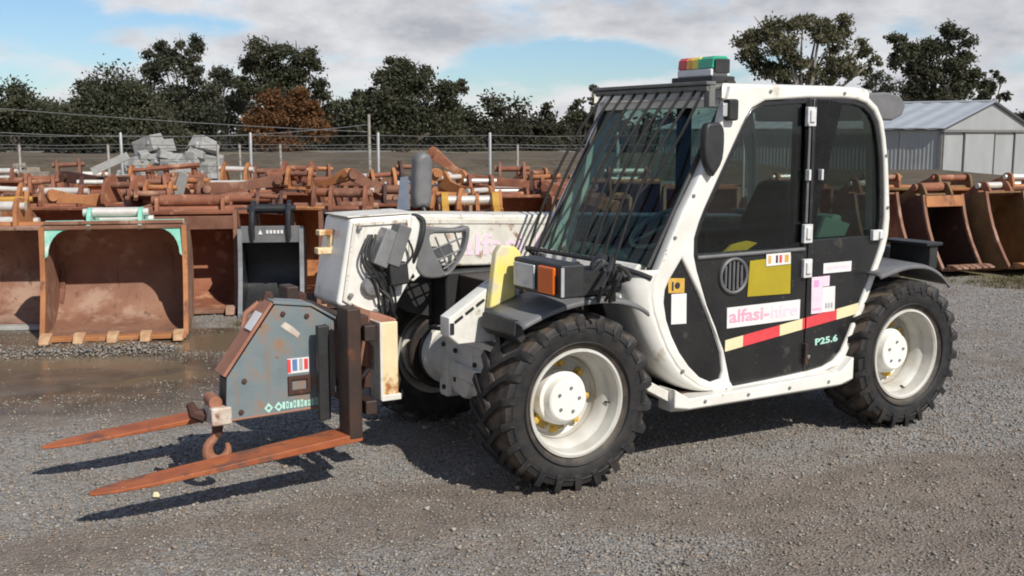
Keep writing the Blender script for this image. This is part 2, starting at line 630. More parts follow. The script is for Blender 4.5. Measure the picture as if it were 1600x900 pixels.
def smooth_poly(pts, sub=4, closed=True):
    """Catmull-Rom through the points."""
    n = len(pts)
    out = []
    rngi = range(n) if closed else range(n - 1)
    for i in rngi:
        if closed:
            p0, p1, p2, p3 = pts[(i - 1) % n], pts[i], pts[(i + 1) % n], pts[(i + 2) % n]
        else:
            p0, p1, p2, p3 = pts[max(i - 1, 0)], pts[i], pts[i + 1], pts[min(i + 2, n - 1)]
        for k in range(sub):
            t = k / sub
            out.append(tuple(.5 * (2 * b + (c - a) * t + (2 * a - 5 * b + 4 * c - d) * t * t + (3 * b - a - 3 * c + d) * t ** 3)
                             for a, b, c, d in zip(p0, p1, p2, p3)))
    if not closed:
        out.append(tuple(pts[-1]))
    return out


def plate_mesh(name, outer, holes, y0, y1, mat, bevel=.004):
    """Flat plate in local XZ with holes, from y0 to y1, edges rounded."""
    cu = bpy.data.curves.new(name, 'CURVE')
    cu.dimensions = '2D'
    cu.fill_mode = 'BOTH'
    t = abs(y1 - y0) / 2
    bevel = min(bevel, t * .95)
    cu.extrude = t - bevel
    cu.bevel_depth = bevel
    cu.bevel_resolution = 2
    cu.offset = -bevel
    for poly in [outer] + list(holes):
        sp = cu.splines.new('POLY')
        sp.points.add(len(poly) - 1)
        for i, p in enumerate(poly):
            sp.points[i].co = (p[0], p[1], 0, 1)
        sp.use_cyclic_u = True
    o = bpy.data.objects.new(name, cu)
    me = bpy.data.meshes.new_from_object(o)
    bpy.data.objects.remove(o)
    bpy.data.curves.remove(cu)
    mid = (y0 + y1) / 2
    me.transform(Matrix(((1, 0, 0, 0), (0, 0, -1, mid), (0, 1, 0, 0), (0, 0, 0, 1))))
    me.name = name
    finish(me, mat)
    return me


def plate(name, outer, holes, y0, y1, mat, parent, bevel=.004, **k):
    return obj(name, plate_mesh(name, outer, holes, y0, y1, mat, bevel), parent, **k)


def text_mesh(name, body, size, mat, width=None, depth=.0015, bold=0):
    cu = bpy.data.curves.new(name, 'FONT')
    cu.body = body
    cu.size = size
    cu.extrude = depth
    cu.offset = bold
    cu.resolution_u = 2
    o = bpy.data.objects.new(name, cu)
    me = bpy.data.meshes.new_from_object(o)
    bpy.data.objects.remove(o)
    xs = [v.co.x for v in me.vertices]
    sx = 1 if width is None else width / (max(xs) - min(xs))
    me.transform(Matrix.Translation((-min(xs), 0, 0)))
    me.transform(Matrix.Diagonal((sx, 1, 1, 1)))
    me.transform(Matrix.Rotation(pi / 2, 4, 'X'))       # upright, facing -Y
    finish(me, mat, smooth=False)
    return me


def rect(x0, x1, z0, z1):
    return [(x0, z0), (x1, z0), (x1, z1), (x0, z1)]


def circ(cx, cz, r, n=24, a0=0, a1=2 * pi):
    full = abs(a1 - a0 - 2 * pi) < 1e-6
    k = n if full else n + 1
    return [(cx + r * cos(a0 + (a1 - a0) * i / n), cz + r * sin(a0 + (a1 - a0) * i / n)) for i in range(k)]


# ------------------------------------------------------------------ value noise for the ground
_perm = np.random.default_rng(3).random((256, 256))


def vnoise(x, y):
    xi, yi = np.floor(x).astype(int), np.floor(y).astype(int)
    fx, fy = x - xi, y - yi
    fx, fy = fx * fx * (3 - 2 * fx), fy * fy * (3 - 2 * fy)
    a, b = _perm[xi % 256, yi % 256], _perm[(xi + 1) % 256, yi % 256]
    c, d = _perm[xi % 256, (yi + 1) % 256], _perm[(xi + 1) % 256, (yi + 1) % 256]
    return (a * (1 - fx) + b * fx) * (1 - fy) + (c * (1 - fx) + d * fx) * fy


def fbm(x, y, o=4):
    s, a = 0, .5
    for i in range(o):
        s = s + a * vnoise(x * 2 ** i + 13.7 * i, y * 2 ** i + 5.1 * i)
        a *= .5
    return s / (1 - .5 ** o)


def sstep(a, b, x):
    t = np.clip((x - a) / (b - a), 0, 1)
    return t * t * (3 - 2 * t)

# ================================================================== SETTING
PUDDLES = [  # centre x, y, half-length, half-width, turn
    (-4.3, 7.70, 2.3, .85, .06), (-2.15, 9.05, .9, .48, .25)]



def puddle_mask(x, y, grow=1.0):
    m = 0
    for cx, cy, a, b, t in PUDDLES:
        dx, dy = x - cx, y - cy
        p, q = dx * cos(t) + dy * sin(t), -dx * sin(t) + dy * cos(t)
        r = np.sqrt((p / (a * grow)) ** 2 + (q / (b * grow)) ** 2) + (fbm(x * 1.7 + 3, y * 3.1) - .5) * .55
        m = np.maximum(m, 1 - sstep(.75, 1.15, r))
    return m


def track_noise(x, y):
    # vehicles drive along one direction, so the wear runs in long bands
    c, s = cos(radians(24)), sin(radians(24))
    p, q = x * c + y * s, -x * s + y * c
    return fbm(p * .22 + 9, q * 1.25 + 4, 5)


def ground_h(x, y):
    near = 1 - sstep(14, 30, y)
    h = (fbm(x * .9, y * 1.7) - .5) * .045 * near + (fbm(x * 4, y * 4, 3) - .5) * .014 * near
    h = h + (track_noise(x, y) - .5) * .03 * near
    h = h - puddle_mask(x, y, 1.0) * .022
    h = h - 1.25 * sstep(24, 52, y) * sstep(4, 16, x)
    return h


def build_ground():
    def axis(lo, hi, st, far):
        a = np.arange(lo, hi, st)
        k = np.array([1.25 ** i for i in range(1, 60)]) * st
        up = hi + np.cumsum(k)
        dn = lo - np.cumsum(k)
        return np.concatenate([dn[dn > -far][::-1], [*a], up[up < far]])
    xs = axis(-7, 8, .06, 2500)
    ys = axis(2.4, 13, .06, 2500)
    X, Y = np.meshgrid(xs, ys)
    Z = ground_h(X, Y)
    n, m = X.shape
    me = bpy.data.meshes.new('ground')
    v = np.stack([X, Y, Z], -1).reshape(-1, 3)
    i = np.arange(n * m).reshape(n, m)
    q = np.stack([i[:-1, :-1], i[:-1, 1:], i[1:, 1:], i[1:, :-1]], -1).reshape(-1, 4)
    me.vertices.add(len(v))
    me.vertices.foreach_set('co', v.ravel())
    me.loops.add(q.size)
    me.loops.foreach_set('vertex_index', q.ravel().astype(np.int32))
    me.polygons.add(len(q))
    me.polygons.foreach_set('loop_start', np.arange(0, q.size, 4, dtype=np.int32))
    me.update(calc_edges=True)
    me.polygons.foreach_set('use_smooth', [True] * len(q))
    mud = mud_of(X, Y)
    wet = np.clip(puddle_mask(X, Y, 1.45) * 1.0 + .80 * sstep(.36, .52, fbm(X * .7 + 40, Y * 1.9)) * (1 - sstep(-2.3, -1.3, X)) * sstep(6.3, 7.0, Y) * (1 - sstep(9.7, 10.3, Y)), 0, 1)
    moss = sstep(.36, .6, fbm(X * 1.2 + 60, Y * 1.2)) * sstep(11.8, 12.7, Y) * sstep(3.0, 4.2, X) * (1 - sstep(30, 40, Y))
    moss = np.maximum(moss, sstep(.42, .6, fbm(X * 1.5 + 30, Y * 1.5)) * np.exp(-((X + 2.0) / .9) ** 2 - ((Y - 9.6) / .7) ** 2))
    moss = np.maximum(moss, .8 * sstep(17, 26, Y) * sstep(.35, .6, fbm(X * .12, Y * .12)))
    for nm, a in (('mud', mud), ('wet', wet), ('moss', moss)):
        at = me.attributes.new(nm, 'FLOAT', 'POINT')
        at.data.foreach_set('value', a.ravel().astype(np.float32))
    me.materials.append(ground_mat())
    tag(obj('ground', me), kind='structure')


def mud_of(x, y):
    t = track_noise(x, y)
    m = sstep(.42, .70, t + .34 * (fbm(x * 2.3 + 5, y * 2.3) - .5) + .16 * (fbm(x * .55 + 70, y * .9) - .5))
    left = (1 - sstep(-2.4, -1.2, x)) * sstep(6.2, 6.9, y) * (1 - sstep(9.6, 10.4, y)) * sstep(.30, .48, fbm(x * .7 + 40, y * 1.9))
    return np.clip(np.maximum(m * .9, left * .85), 0, 1)


def ground_mat():
    mt, nt, N, L, b = nodes_of('gravel_ground')
    tc = N.new('ShaderNodeTexCoord')

    def at(n):
        a = N.new('ShaderNodeAttribute')
        a.attribute_name = n
        return a.outputs['Fac']

    def noise(sc, det=4, rg=.6):
        n = N.new('ShaderNodeTexNoise')
        n.inputs['Scale'].default_value = sc
        n.inputs['Detail'].default_value = det
        n.inputs['Roughness'].default_value = rg
        L.new(tc.outputs['Object'], n.inputs[0])
        return n.outputs['Fac']

    def mr(v, a, c, d=0, e=1):
        r = N.new('ShaderNodeMapRange')
        for i, q in zip((1, 2, 3, 4), (a, c, d, e)):
            r.inputs[i].default_value = q
        L.new(v, r.inputs[0])
        return r.outputs[0]

    def mix(f, a, bb, bt='MIX'):
        x = N.new('ShaderNodeMixRGB')
        x.blend_type = bt
        if isinstance(f, float):
            x.inputs[0].default_value = f
        else:
            L.new(f, x.inputs[0])
        for i, v in ((1, a), (2, bb)):
            if isinstance(v, tuple):
                x.inputs[i].default_value = rgb(v)
            else:
                L.new(v, x.inputs[i])
        return x.outputs[0]
    vor = N.new('ShaderNodeTexVoronoi')
    vor.inputs['Scale'].default_value = 62
    vor.inputs['Randomness'].default_value = 1
    L.new(tc.outputs['Object'], vor.inputs['Vector'])
    sc = N.new('ShaderNodeSeparateColor')
    L.new(vor.outputs['Color'], sc.inputs[0])
    st = mix(sc.outputs[0], (.105, .101, .096), (.335, .32, .30))
    st = mix(mr(sc.outputs[1], .75, .95), st, (.34, .265, .20))
    st = mix(mr(noise(2.2, 5), .42, .62), st, mix(.55, st, (.24, .235, .228)))
    mudc = mix(mr(noise(5, 6), .35, .65), (.125, .098, .076), (.195, .158, .126))
    mudc = mix(mr(noise(90, 3), .52, .7), mudc, (.28, .245, .21))
    mudf = mr(noise(26, 5), .3, .7)
    ma = N.new('ShaderNodeMath')
    ma.operation = 'MULTIPLY_ADD'
    L.new(mudf, ma.inputs[0])
    ma.inputs[1].default_value = .7
    L.new(at('mud'), ma.inputs[2])
    col = mix(mr(ma.outputs[0], .55, 1.15), st, mudc)
    wetc = mix(mr(noise(3, 5), .35, .65), (.085, .064, .045), (.15, .115, .082))
    col = mix(mr(at('wet'), .15, .8), col, wetc)
    mossc = mix(mr(noise(6, 5), .35, .65), (.11, .10, .04), (.19, .155, .085))
    col = mix(at('moss'), col, mossc)
    L.new(col, b.inputs['Base Color'])
    L.new(mr(at('wet'), .3, 1, .85, .22), b.inputs['Roughness'])
    bp = N.new('ShaderNodeBump')
    bp.inputs['Strength'].default_value = .8
    bp.inputs['Distance'].default_value = .012
    h = N.new('ShaderNodeMath')
    h.operation = 'SUBTRACT'
    h.inputs[0].default_value = 1
    L.new(vor.outputs['Distance'], h.inputs[1])
    h2 = N.new('ShaderNodeMath')
    h2.operation = 'MULTIPLY'
    L.new(h.outputs[0], h2.inputs[0])
    L.new(mr(at('wet'), .2, .8, 1, .1), h2.inputs[1])
    L.new(h2.outputs[0], bp.inputs['Height'])
    L.new(bp.outputs[0], b.inputs['Normal'])
    return mt


build_ground()


def build_gravel():
    n = 270000
    # nearer ground gets more stones per square metre, as far as single stones can be told apart
    y = 3.3 + (12.6 - 3.3) * rng.random(n) ** 1.5
    x = (rng.random(n) * 2 - 1) * (.60 * y + 1.2)
    keep = (rng.random(n) > mud_of(x, y) * .80)
    keep &= rng.random(n) > puddle_mask(x, y, 1.0) * .95
    x, y = x[keep], y[keep]
    n = len(x)
    r = np.exp(rng.normal(np.log(.0047), .36, n))
    berm = (rng.random(n) < .05) & (y > 8)
    x = np.where(berm, -5.6 + rng.random(n) * 2.9, x)
    y = np.where(berm, 8.45 + .12 * (x + 4) + rng.normal(size=n) * .09, y)
    r = np.where(berm, r * 1.7, r)
    big = rng.random(n) < .0025
    r[big] *= 2.0
    z = ground_h(x, y) + r * .28 + np.where(berm, np.abs(rng.normal(size=n)) * .02, 0)
    base = np.array([[1, 0, 0], [-.5, .87, 0], [-.5, -.87, 0], [.5, .6, .75], [-.8, 0, .7], [.4, -.7, .72], [0, 0, -.7]])
    fs = np.array([[3, 4, 5], [0, 3, 5], [1, 3, 0], [1, 4, 3], [2, 4, 1], [2, 5, 4], [0, 5, 2], [0, 6, 1], [1, 6, 2], [2, 6, 0]])
    k = len(base)
    th = rng.random(n) * 2 * pi
    j = base[None] * (1 + (rng.random((n, k, 3)) - .5) * .55)
    j *= np.stack([.8 + rng.random(n) * .6, .7 + rng.random(n) * .5, .6 + rng.random(n) * .5], -1)[:, None]
    c, s = np.cos(th)[:, None], np.sin(th)[:, None]
    vx, vy = j[..., 0] * c - j[..., 1] * s, j[..., 0] * s + j[..., 1] * c
    v = np.stack([vx * r[:, None] + x[:, None], vy * r[:, None] + y[:, None], j[..., 2] * r[:, None] + z[:, None]], -1).reshape(-1, 3)
    f = (fs[None] + (np.arange(n) * k)[:, None, None]).reshape(-1, 3)
    tone = np.repeat(np.clip(rng.beta(2, 2.2, n), 0, 1), k)
    warm = np.repeat(rng.random(n), k)
    me = tri_mesh('gravel', v, f, {'tone': tone, 'warm': warm})
    mt, nt, N, L, b = nodes_of('gravel_stone')
    a = N.new('ShaderNodeAttribute')
    a.attribute_name = 'tone'
    w = N.new('ShaderNodeAttribute')
    w.attribute_name = 'warm'
    cr = N.new('ShaderNodeMixRGB')
    cr.inputs[1].default_value = (.09, .084, .077, 1)
    cr.inputs[2].default_value = (.42, .395, .355, 1)
    L.new(a.outputs['Fac'], cr.inputs[0])
    mr = N.new('ShaderNodeMapRange')
    mr.inputs[1].default_value = .40
    mr.inputs[2].default_value = 1.15
    L.new(w.outputs['Fac'], mr.inputs[0])
    c2 = N.new('ShaderNodeMixRGB')
    L.new(mr.outputs[0], c2.inputs[0])
    L.new(cr.outputs[0], c2.inputs[1])
    c2.inputs[2].default_value = (.29, .215, .15, 1)
    L.new(c2.outputs[0], b.inputs['Base Color'])
    b.inputs['Roughness'].default_value = .85
    me.materials.append(mt)
    tag(obj('gravel', me), 'loose grey and brown gravel scattered over the yard', kind='stuff')


def tri_mesh(name, v, f, attrs=None):
    me = bpy.data.meshes.new(name)
    me.vertices.add(len(v))
    me.vertices.foreach_set('co', np.ascontiguousarray(v, dtype=np.float32).ravel())
    k = f.shape[1]
    me.loops.add(f.size)
    me.loops.foreach_set('vertex_index', np.ascontiguousarray(f, dtype=np.int32).ravel())
    me.polygons.add(len(f))
    me.polygons.foreach_set('loop_start', np.arange(0, f.size, k, dtype=np.int32))
    me.update(calc_edges=True)
    for nm, a in (attrs or {}).items():
        at = me.attributes.new(nm, 'FLOAT', 'POINT')
        at.data.foreach_set('value', np.ascontiguousarray(a, dtype=np.float32))
    return me


build_gravel()


def build_puddles():
    mt, nt, N, L, b = nodes_of('muddy_water')
    b.inputs['Base Color'].default_value = (.175, .13, .083, 1)
    b.inputs['Roughness'].default_value = .16
    b.inputs['Specular IOR Level'].default_value = .35
    tc = N.new('ShaderNodeTexCoord')
    n = N.new('ShaderNodeTexNoise')
    n.inputs['Scale'].default_value = 9
    L.new(tc.outputs['Object'], n.inputs[0])
    bp = N.new('ShaderNodeBump')
    bp.inputs['Strength'].default_value = .12
    bp.inputs['Distance'].default_value = .01
    L.new(n.outputs['Fac'], bp.inputs['Height'])
    L.new(bp.outputs[0], b.inputs['Normal'])
    M['muddy_water'] = mt
    for cx, cy, a, bb, t in PUDDLES:
        # a level sheet: the uneven ground rises through it, so the shore follows the ground
        vs, n = [(0, 0, 0)], 90
        for i in range(n):
            th = 2 * pi * i / n
            k = 1.02 + .08 * sin(3 * th + cx) + .05 * sin(7 * th + cy)
            p, q = a * k * cos(th), bb * k * sin(th)
            vs.append((p * cos(t) - q * sin(t), p * sin(t) + q * cos(t), 0))
        va = np.array(vs) * .8
        hs = np.concatenate([ground_h(va[:, 0] * f_ + cx, va[:, 1] * f_ + cy) for f_ in (.2, .5, .8, 1.0)])
        m = MB().add(vs, [(0, i + 1, (i + 1) % n + 1) for i in range(n)])
        tag(m.build('puddle', 'muddy_water', None, (cx, cy, float(np.percentile(hs, 50))), smooth=False), kind='structure')


build_puddles()


def build_bank():
    mt, nt, N, L, b = nodes_of('dry_grass_bank')
    tc = N.new('ShaderNodeTexCoord')
    n = N.new('ShaderNodeTexNoise')
    n.inputs['Scale'].default_value = .9
    n.inputs['Detail'].default_value = 9
    n.inputs['Roughness'].default_value = .7
    L.new(tc.outputs['Object'], n.inputs[0])
    r = N.new('ShaderNodeValToRGB')
    r.color_ramp.elements[0].position = .34
    r.color_ramp.elements[0].color = (.05, .038, .02, 1)
    r.color_ramp.elements[1].position = .68
    r.color_ramp.elements[1].color = (.13, .094, .056, 1)
    L.new(n.outputs['Fac'], r.inputs[0])
    L.new(r.outputs[0], b.inputs['Base Color'])
    b.inputs['Roughness'].default_value = .95
    M['dry_grass_bank'] = mt
    rows = []
    for x in np.arange(-60, 22, .7):
        row = []
        for y in np.linspace(39, 56, 14):
            t = (y - 39) / 17
            env = float(sstep(0, .38, t) * (1 - sstep(.7, 1, t)) * (1 - sstep(6, 16, x)))
            z = -.15 + env * (.92 + .35 * (float(fbm(np.array(x * .3), np.array(y * .3))) - .5))
            row.append((x, y, z))
        rows.append(row)
    tag(MB().loft(rows).build('earth_bank', 'dry_grass_bank', angle=80), kind='structure')


build_bank()


# ------------------------------------------------------------------ trees
def leaf_cloud(blobs, dens, size, depth=.8, rs=None):
    """Leaf-clump quads spread through lobed ellipsoids: (x, y, z, rx, rz)."""
    rs = rs or rng
    P, T = [], []
    for (x, y, z, rx, rz) in blobs:
        k = max(5, int(rx * rz * 2.6))
        d = rs.normal(size=(k, 3))
        d /= np.linalg.norm(d, axis=1)[:, None]
        d *= (rs.random(k) ** .45)[:, None]
        cc = d * np.array([rx, rx * depth, rz]) * .86 + np.array([x, y, z])
        tn = rs.random(k)
        per = max(8, int(dens * rx * rz * pi / k))
        sg = .34 * min(rx, rz) * (.6 + .6 * rs.random(k))
        q = cc[:, None] + rs.normal(size=(k, per, 3)) * sg[:, None, None] * np.array([1, 1, .75])
        P.append(q.reshape(-1, 3))
        T.append(np.clip(np.repeat(tn, per) * .7 + rs.random(k * per) * .4 - .05, 0, 1))
    P, T = np.concatenate(P), np.concatenate(T)
    n = len(P)
    a = rs.normal(size=(n, 3))
    a /= np.linalg.norm(a, axis=1)[:, None]
    b = np.cross(a, rs.normal(size=(n, 3)))
    b /= np.linalg.norm(b, axis=1)[:, None]
    s = size * (.55 + .9 * rs.random(n))[:, None]
    w = s * .55
    v = np.stack([P - a * s, P + b * w, P + a * s, P - b * w], 1).reshape(-1, 3)
    f = np.arange(4 * n).reshape(n, 4)
    return v, f, np.repeat(T, 4)


def tree(name, label, x, y, z0, blobs, leaf_m, bark='bark', dens=300, size=.15, trunk_r=.28, group='trees beyond the yard fence', cat='tree', lean=0, bare=False):
    root = empty(name, (x, y, z0), 0, label, cat, group)
    bl = [(bx - x, rng.normal() * .5, bz - z0, rx * 1.06, rz * 1.06) for bx, bz, rx, rz in blobs]
    m = MB()
    zc = min(b[2] for b in bl)
    top = max(bl, key=lambda b: b[2])
    fork = max(.8, zc * .55)
    m.tube([(0, 0, -.5), (lean * .2, 0, fork * .5), (lean * .5, 0, fork)], [trunk_r * 1.25, trunk_r, trunk_r * .8], 8)
    for b in bl:
        a = Vector((lean * .5, 0, fork * (.7 + .3 * random.random())))
        e = Vector((b[0], b[1], b[2] + b[4] * .35))
        mid = a.lerp(e, .5) + Vector((random.uniform(-.3, .3), random.uniform(-.3, .3), random.uniform(.1, .6)))
        r = trunk_r * (.3 + .12 * b[3])
        r = min(r, trunk_r * .7)
        m.tube([a, mid, e], [r, r * .6, r * .15], 6)
        for _ in range(3):
            t = e + Vector((random.uniform(-1, 1) * b[3] * .7, random.uniform(-1, 1) * b[3] * .6, random.uniform(-.2, .8) * b[4]))
            q = mid.lerp(e, random.uniform(.3, .9))
            m.tube([q, q.lerp(t, .6) + Vector((0, 0, .15)), t], [r * .35, r * .22, r * .08], 5)
    m.build('trunk', bark, root, angle=60)
    v, f, t = leaf_cloud(bl, dens, size)
    me = tri_mesh('crown', v, f, {'tone': t})
    me.materials.append(M[leaf_m])
    obj('crown', me, root)
    return root


TREES = [
    {'name': 'broadleaf_tree', 'label': 'low dark round tree at the far left edge', 'x': -39.6, 'y': 88, 'z0': -0.3, 'blobs': [(-42.19, 2.71, 2.33, 1.97), (-39.34, 3.9, 1.97, 1.35), (-40.64, 4.16, 1.55, 1.14), (-37.53, 2.35, 1.86, 1.55), (-40.38, 1.57, 3.11, 1.55)], 'leaf_m': 'leaf_dark'},
    {'name': 'broadleaf_tree', 'label': 'broad dark tree second from the left with a flat top', 'x': -34.09, 'y': 92, 'z0': -0.3, 'blobs': [(-36.8, 2.92, 1.52, 1.95), (-35.18, 4.0, 1.73, 1.73), (-33.28, 4.81, 1.84, 1.84), (-31.66, 5.36, 1.62, 1.3), (-34.36, 1.84, 2.98, 1.95), (-31.12, 3.19, 2.06, 2.44), (-32.47, 1.3, 2.71, 1.62), (-35.83, 5.36, 0.87, 0.76), (-30.31, 1.84, 3.25, 2.27), (-37.34, 1.46, 2.16, 1.95), (-33.55, 3.19, 2.71, 2.16)], 'leaf_m': 'leaf_dark'},
    {'name': 'eucalyptus_tree', 'label': 'tall thin eucalyptus with spiky separate tops', 'x': -28.8, 'y': 96, 'z0': -0.3, 'blobs': [(-31.45, 7.89, 0.73, 1.58), (-30.55, 8.22, 0.68, 1.47), (-29.59, 8.22, 0.73, 1.47), (-28.4, 8.34, 0.73, 1.58), (-27.44, 8.45, 0.68, 1.69), (-30.78, 6.53, 1.13, 1.13), (-29.08, 6.93, 1.24, 1.13), (-27.39, 7.09, 0.9, 1.13), (-29.65, 4.95, 2.03, 1.24), (-27.22, 4.95, 1.36, 1.47), (-28.8, 2.97, 2.71, 1.81), (-27.39, 2.13, 2.54, 2.03), (-30.21, 2.69, 2.26, 2.03)], 'leaf_m': 'leaf_grey', 'dens': 250, 'size': 0.14},
    {'name': 'eucalyptus_tree', 'label': 'small loose eucalyptus with sky showing through, right of the spiky one', 'x': -26.18, 'y': 100, 'z0': -0.3, 'blobs': [(-26.76, 7.08, 0.71, 1.41), (-25.76, 6.14, 0.94, 1.29), (-27.06, 5.08, 1.29, 1.29), (-25.18, 4.49, 1.18, 1.18), (-26.47, 2.73, 1.65, 1.41), (-24.41, 6.26, 0.71, 0.82)], 'leaf_m': 'leaf_grey', 'dens': 180, 'size': 0.14, 'bark': 'pale_bark'},
    {'name': 'eucalyptus_tree', 'label': 'tall dark eucalyptus behind the rust brown tree', 'x': -20.33, 'y': 96, 'z0': -0.3, 'blobs': [(-21.85, 8.9, 0.96, 0.96), (-20.33, 8.45, 1.24, 1.13), (-18.52, 8.34, 1.24, 1.13), (-16.94, 7.32, 0.85, 0.9), (-22.59, 7.49, 0.9, 1.02), (-21.18, 6.93, 1.58, 1.36), (-18.92, 6.64, 1.81, 1.47), (-16.6, 6.08, 0.73, 0.68), (-20.33, 5.23, 2.54, 1.47), (-17.51, 4.95, 1.36, 1.02), (-22.87, 5.51, 1.02, 1.02)], 'leaf_m': 'leaf_dark', 'trunk_r': 0.4},
    {'name': 'autumn_tree', 'label': 'rust brown autumn tree in front of the tall dark eucalyptus', 'x': -16.88, 'y': 82, 'z0': -0.3, 'blobs': [(-18.09, 3.76, 1.35, 1.06), (-16.4, 3.9, 1.45, 1.06), (-14.71, 3.42, 0.96, 0.87), (-18.81, 2.45, 1.35, 1.16), (-16.88, 2.31, 1.74, 1.25), (-14.86, 2.07, 1.25, 1.16), (-17.36, 1.1, 2.41, 1.06)], 'leaf_m': 'leaf_brown', 'dens': 320},
    {'name': 'broadleaf_tree', 'label': 'biggest dark spreading tree in the middle of the tree line', 'x': -9.0, 'y': 90, 'z0': -0.3, 'blobs': [(-9.42, 7.18, 1.16, 0.79), (-8.21, 6.76, 1.16, 0.85), (-10.59, 6.02, 1.38, 0.95), (-7.41, 5.91, 1.48, 1.06), (-9.26, 5.38, 2.12, 1.16), (-11.91, 4.64, 1.48, 1.06), (-5.82, 5.17, 1.16, 0.74), (-4.5, 5.28, 0.74, 0.74), (-4.13, 5.7, 0.42, 0.42), (-10.59, 3.95, 2.33, 1.38), (-7.94, 3.79, 2.54, 1.48), (-5.29, 3.58, 1.48, 1.48), (-12.97, 3.27, 1.48, 1.16), (-14.03, 2.1, 1.48, 1.27), (-11.38, 1.84, 2.12, 1.38), (-8.47, 1.84, 2.65, 1.48), (-5.03, 1.57, 1.69, 1.38)], 'leaf_m': 'leaf_dark', 'dens': 320, 'trunk_r': 0.5},
    {'name': 'broadleaf_tree', 'label': 'low rounded dark tree left of the pair of thin trees', 'x': -1.84, 'y': 104, 'z0': -0.3, 'blobs': [(-3.36, 1.55, 1.71, 0.98), (-1.53, 2.04, 1.59, 0.73), (0.0, 1.79, 1.47, 0.86), (-1.84, 0.81, 2.75, 0.98)], 'leaf_m': 'leaf_wood'},
    {'name': 'broadleaf_tree', 'label': 'low rounded dark tree close behind the windscreen guard', 'x': 2.45, 'y': 104, 'z0': -0.3, 'blobs': [(1.53, 1.91, 1.59, 0.8), (3.55, 2.04, 1.47, 0.67), (4.89, 1.67, 1.22, 0.73), (2.75, 0.81, 2.75, 0.98)], 'leaf_m': 'leaf_wood'},
    {'name': 'eucalyptus_tree', 'label': 'small upright tree with two tops left of the windscreen guard', 'x': 5.84, 'y': 92, 'z0': -0.3, 'blobs': [(5.47, 3.73, 0.49, 0.7), (5.74, 2.76, 0.81, 0.87), (6.93, 5.03, 0.43, 0.65), (7.14, 4.0, 0.65, 0.97), (7.04, 2.65, 0.97, 0.97), (5.68, 1.46, 1.41, 0.87)], 'leaf_m': 'leaf_dark'},
    {'name': 'eucalyptus_tree', 'label': 'large olive gum tree with pale limbs above the cab roof', 'x': 22.76, 'y': 86, 'z0': -0.3, 'blobs': [(18.21, 8.66, 1.01, 0.91), (19.48, 9.57, 1.21, 1.01), (20.99, 9.77, 1.01, 0.91), (22.51, 10.28, 1.21, 0.71), (24.03, 10.38, 1.01, 0.61), (25.29, 9.93, 0.91, 0.91), (18.72, 7.4, 1.32, 1.01), (20.99, 8.15, 1.72, 1.21), (23.52, 8.91, 1.62, 1.01), (25.8, 8.66, 1.01, 0.91), (27.06, 7.9, 0.91, 0.71), (28.08, 7.14, 0.51, 0.51), (27.22, 8.76, 0.46, 0.4), (20.24, 6.38, 2.02, 0.91), (23.27, 7.14, 2.12, 1.01), (25.8, 6.54, 1.52, 0.91), (27.32, 6.23, 0.71, 0.61), (22.26, 5.63, 3.04, 0.81)], 'leaf_m': 'leaf_olive', 'dens': 250, 'size': 0.14, 'bark': 'pale_bark', 'trunk_r': 0.45},
    {'name': 'eucalyptus_tree', 'label': 'dense dark gum tree behind the grey shed roof', 'x': 35.94, 'y': 94, 'z0': -0.3, 'blobs': [(32.51, 9.08, 1.11, 0.83), (33.73, 8.31, 1.11, 1.0), (32.18, 7.76, 0.72, 0.66), (35.11, 8.86, 1.0, 0.77), (36.94, 10.08, 1.11, 0.72), (37.82, 9.53, 0.77, 0.88), (36.22, 8.2, 1.44, 1.22), (38.26, 8.09, 0.77, 1.0), (34.56, 6.98, 1.55, 1.22), (36.77, 6.65, 1.77, 1.33), (38.71, 6.43, 1.0, 1.11), (35.66, 5.16, 2.43, 1.22), (38.43, 4.88, 1.33, 1.11), (33.73, 4.88, 1.33, 0.88)], 'leaf_m': 'leaf_dark', 'dens': 320, 'trunk_r': 0.45},
    {'name': 'eucalyptus_tree', 'label': 'small thin tree leaning right above the shed ridge', 'x': 42.37, 'y': 98, 'z0': -0.3, 'blobs': [(42.2, 6.86, 0.81, 0.29), (42.95, 6.4, 0.58, 0.35), (41.62, 6.05, 0.69, 0.69), (42.54, 5.59, 0.92, 0.58), (43.41, 5.02, 0.69, 0.46), (41.97, 4.9, 1.04, 0.69)], 'leaf_m': 'leaf_dark', 'dens': 240},
    {'name': 'eucalyptus_tree', 'label': 'pale grey hazy tree between the two gum trees', 'x': 40.09, 'y': 120, 'z0': -0.3, 'blobs': [(39.67, 7.73, 1.13, 0.99), (38.82, 6.81, 0.99, 0.85), (41.08, 6.81, 0.99, 0.85), (39.95, 5.89, 1.84, 0.99)], 'leaf_m': 'leaf_grey', 'dens': 130, 'bark': 'pale_bark'},
]

for t in TREES:
    tree(**t)


def build_wood():
    bl = []
    for x in np.arange(-110, 130, 2.3):
        y = 112 + rng.normal() * 3
        h = (2.6 if -60 < x < 2 else 1.7) + 2.5 * float(fbm(np.array(x * .11 + 20), np.array(.5))) + rng.random() * .9
        if x > 24:
            h *= .9
        bl.append((x, y, h * .55 - .3, 1.9, h * .62))
        bl.append((x + rng.normal(), y - 4, .2 + rng.random() * .5, 1.9, 1.3))
        if rng.random() < .6:
            bl.append((x + rng.normal(), y, h * .95, 1.0, .9))
    v, f, t = leaf_cloud(bl, 110, .21)
    me = tri_mesh('far_wood', v, f, {'tone': t})
    me.materials.append(M['leaf_wood'])
    tag(obj('far_wood', me), 'dark band of scrub and low woodland behind the fence', kind='stuff')


build_wood()


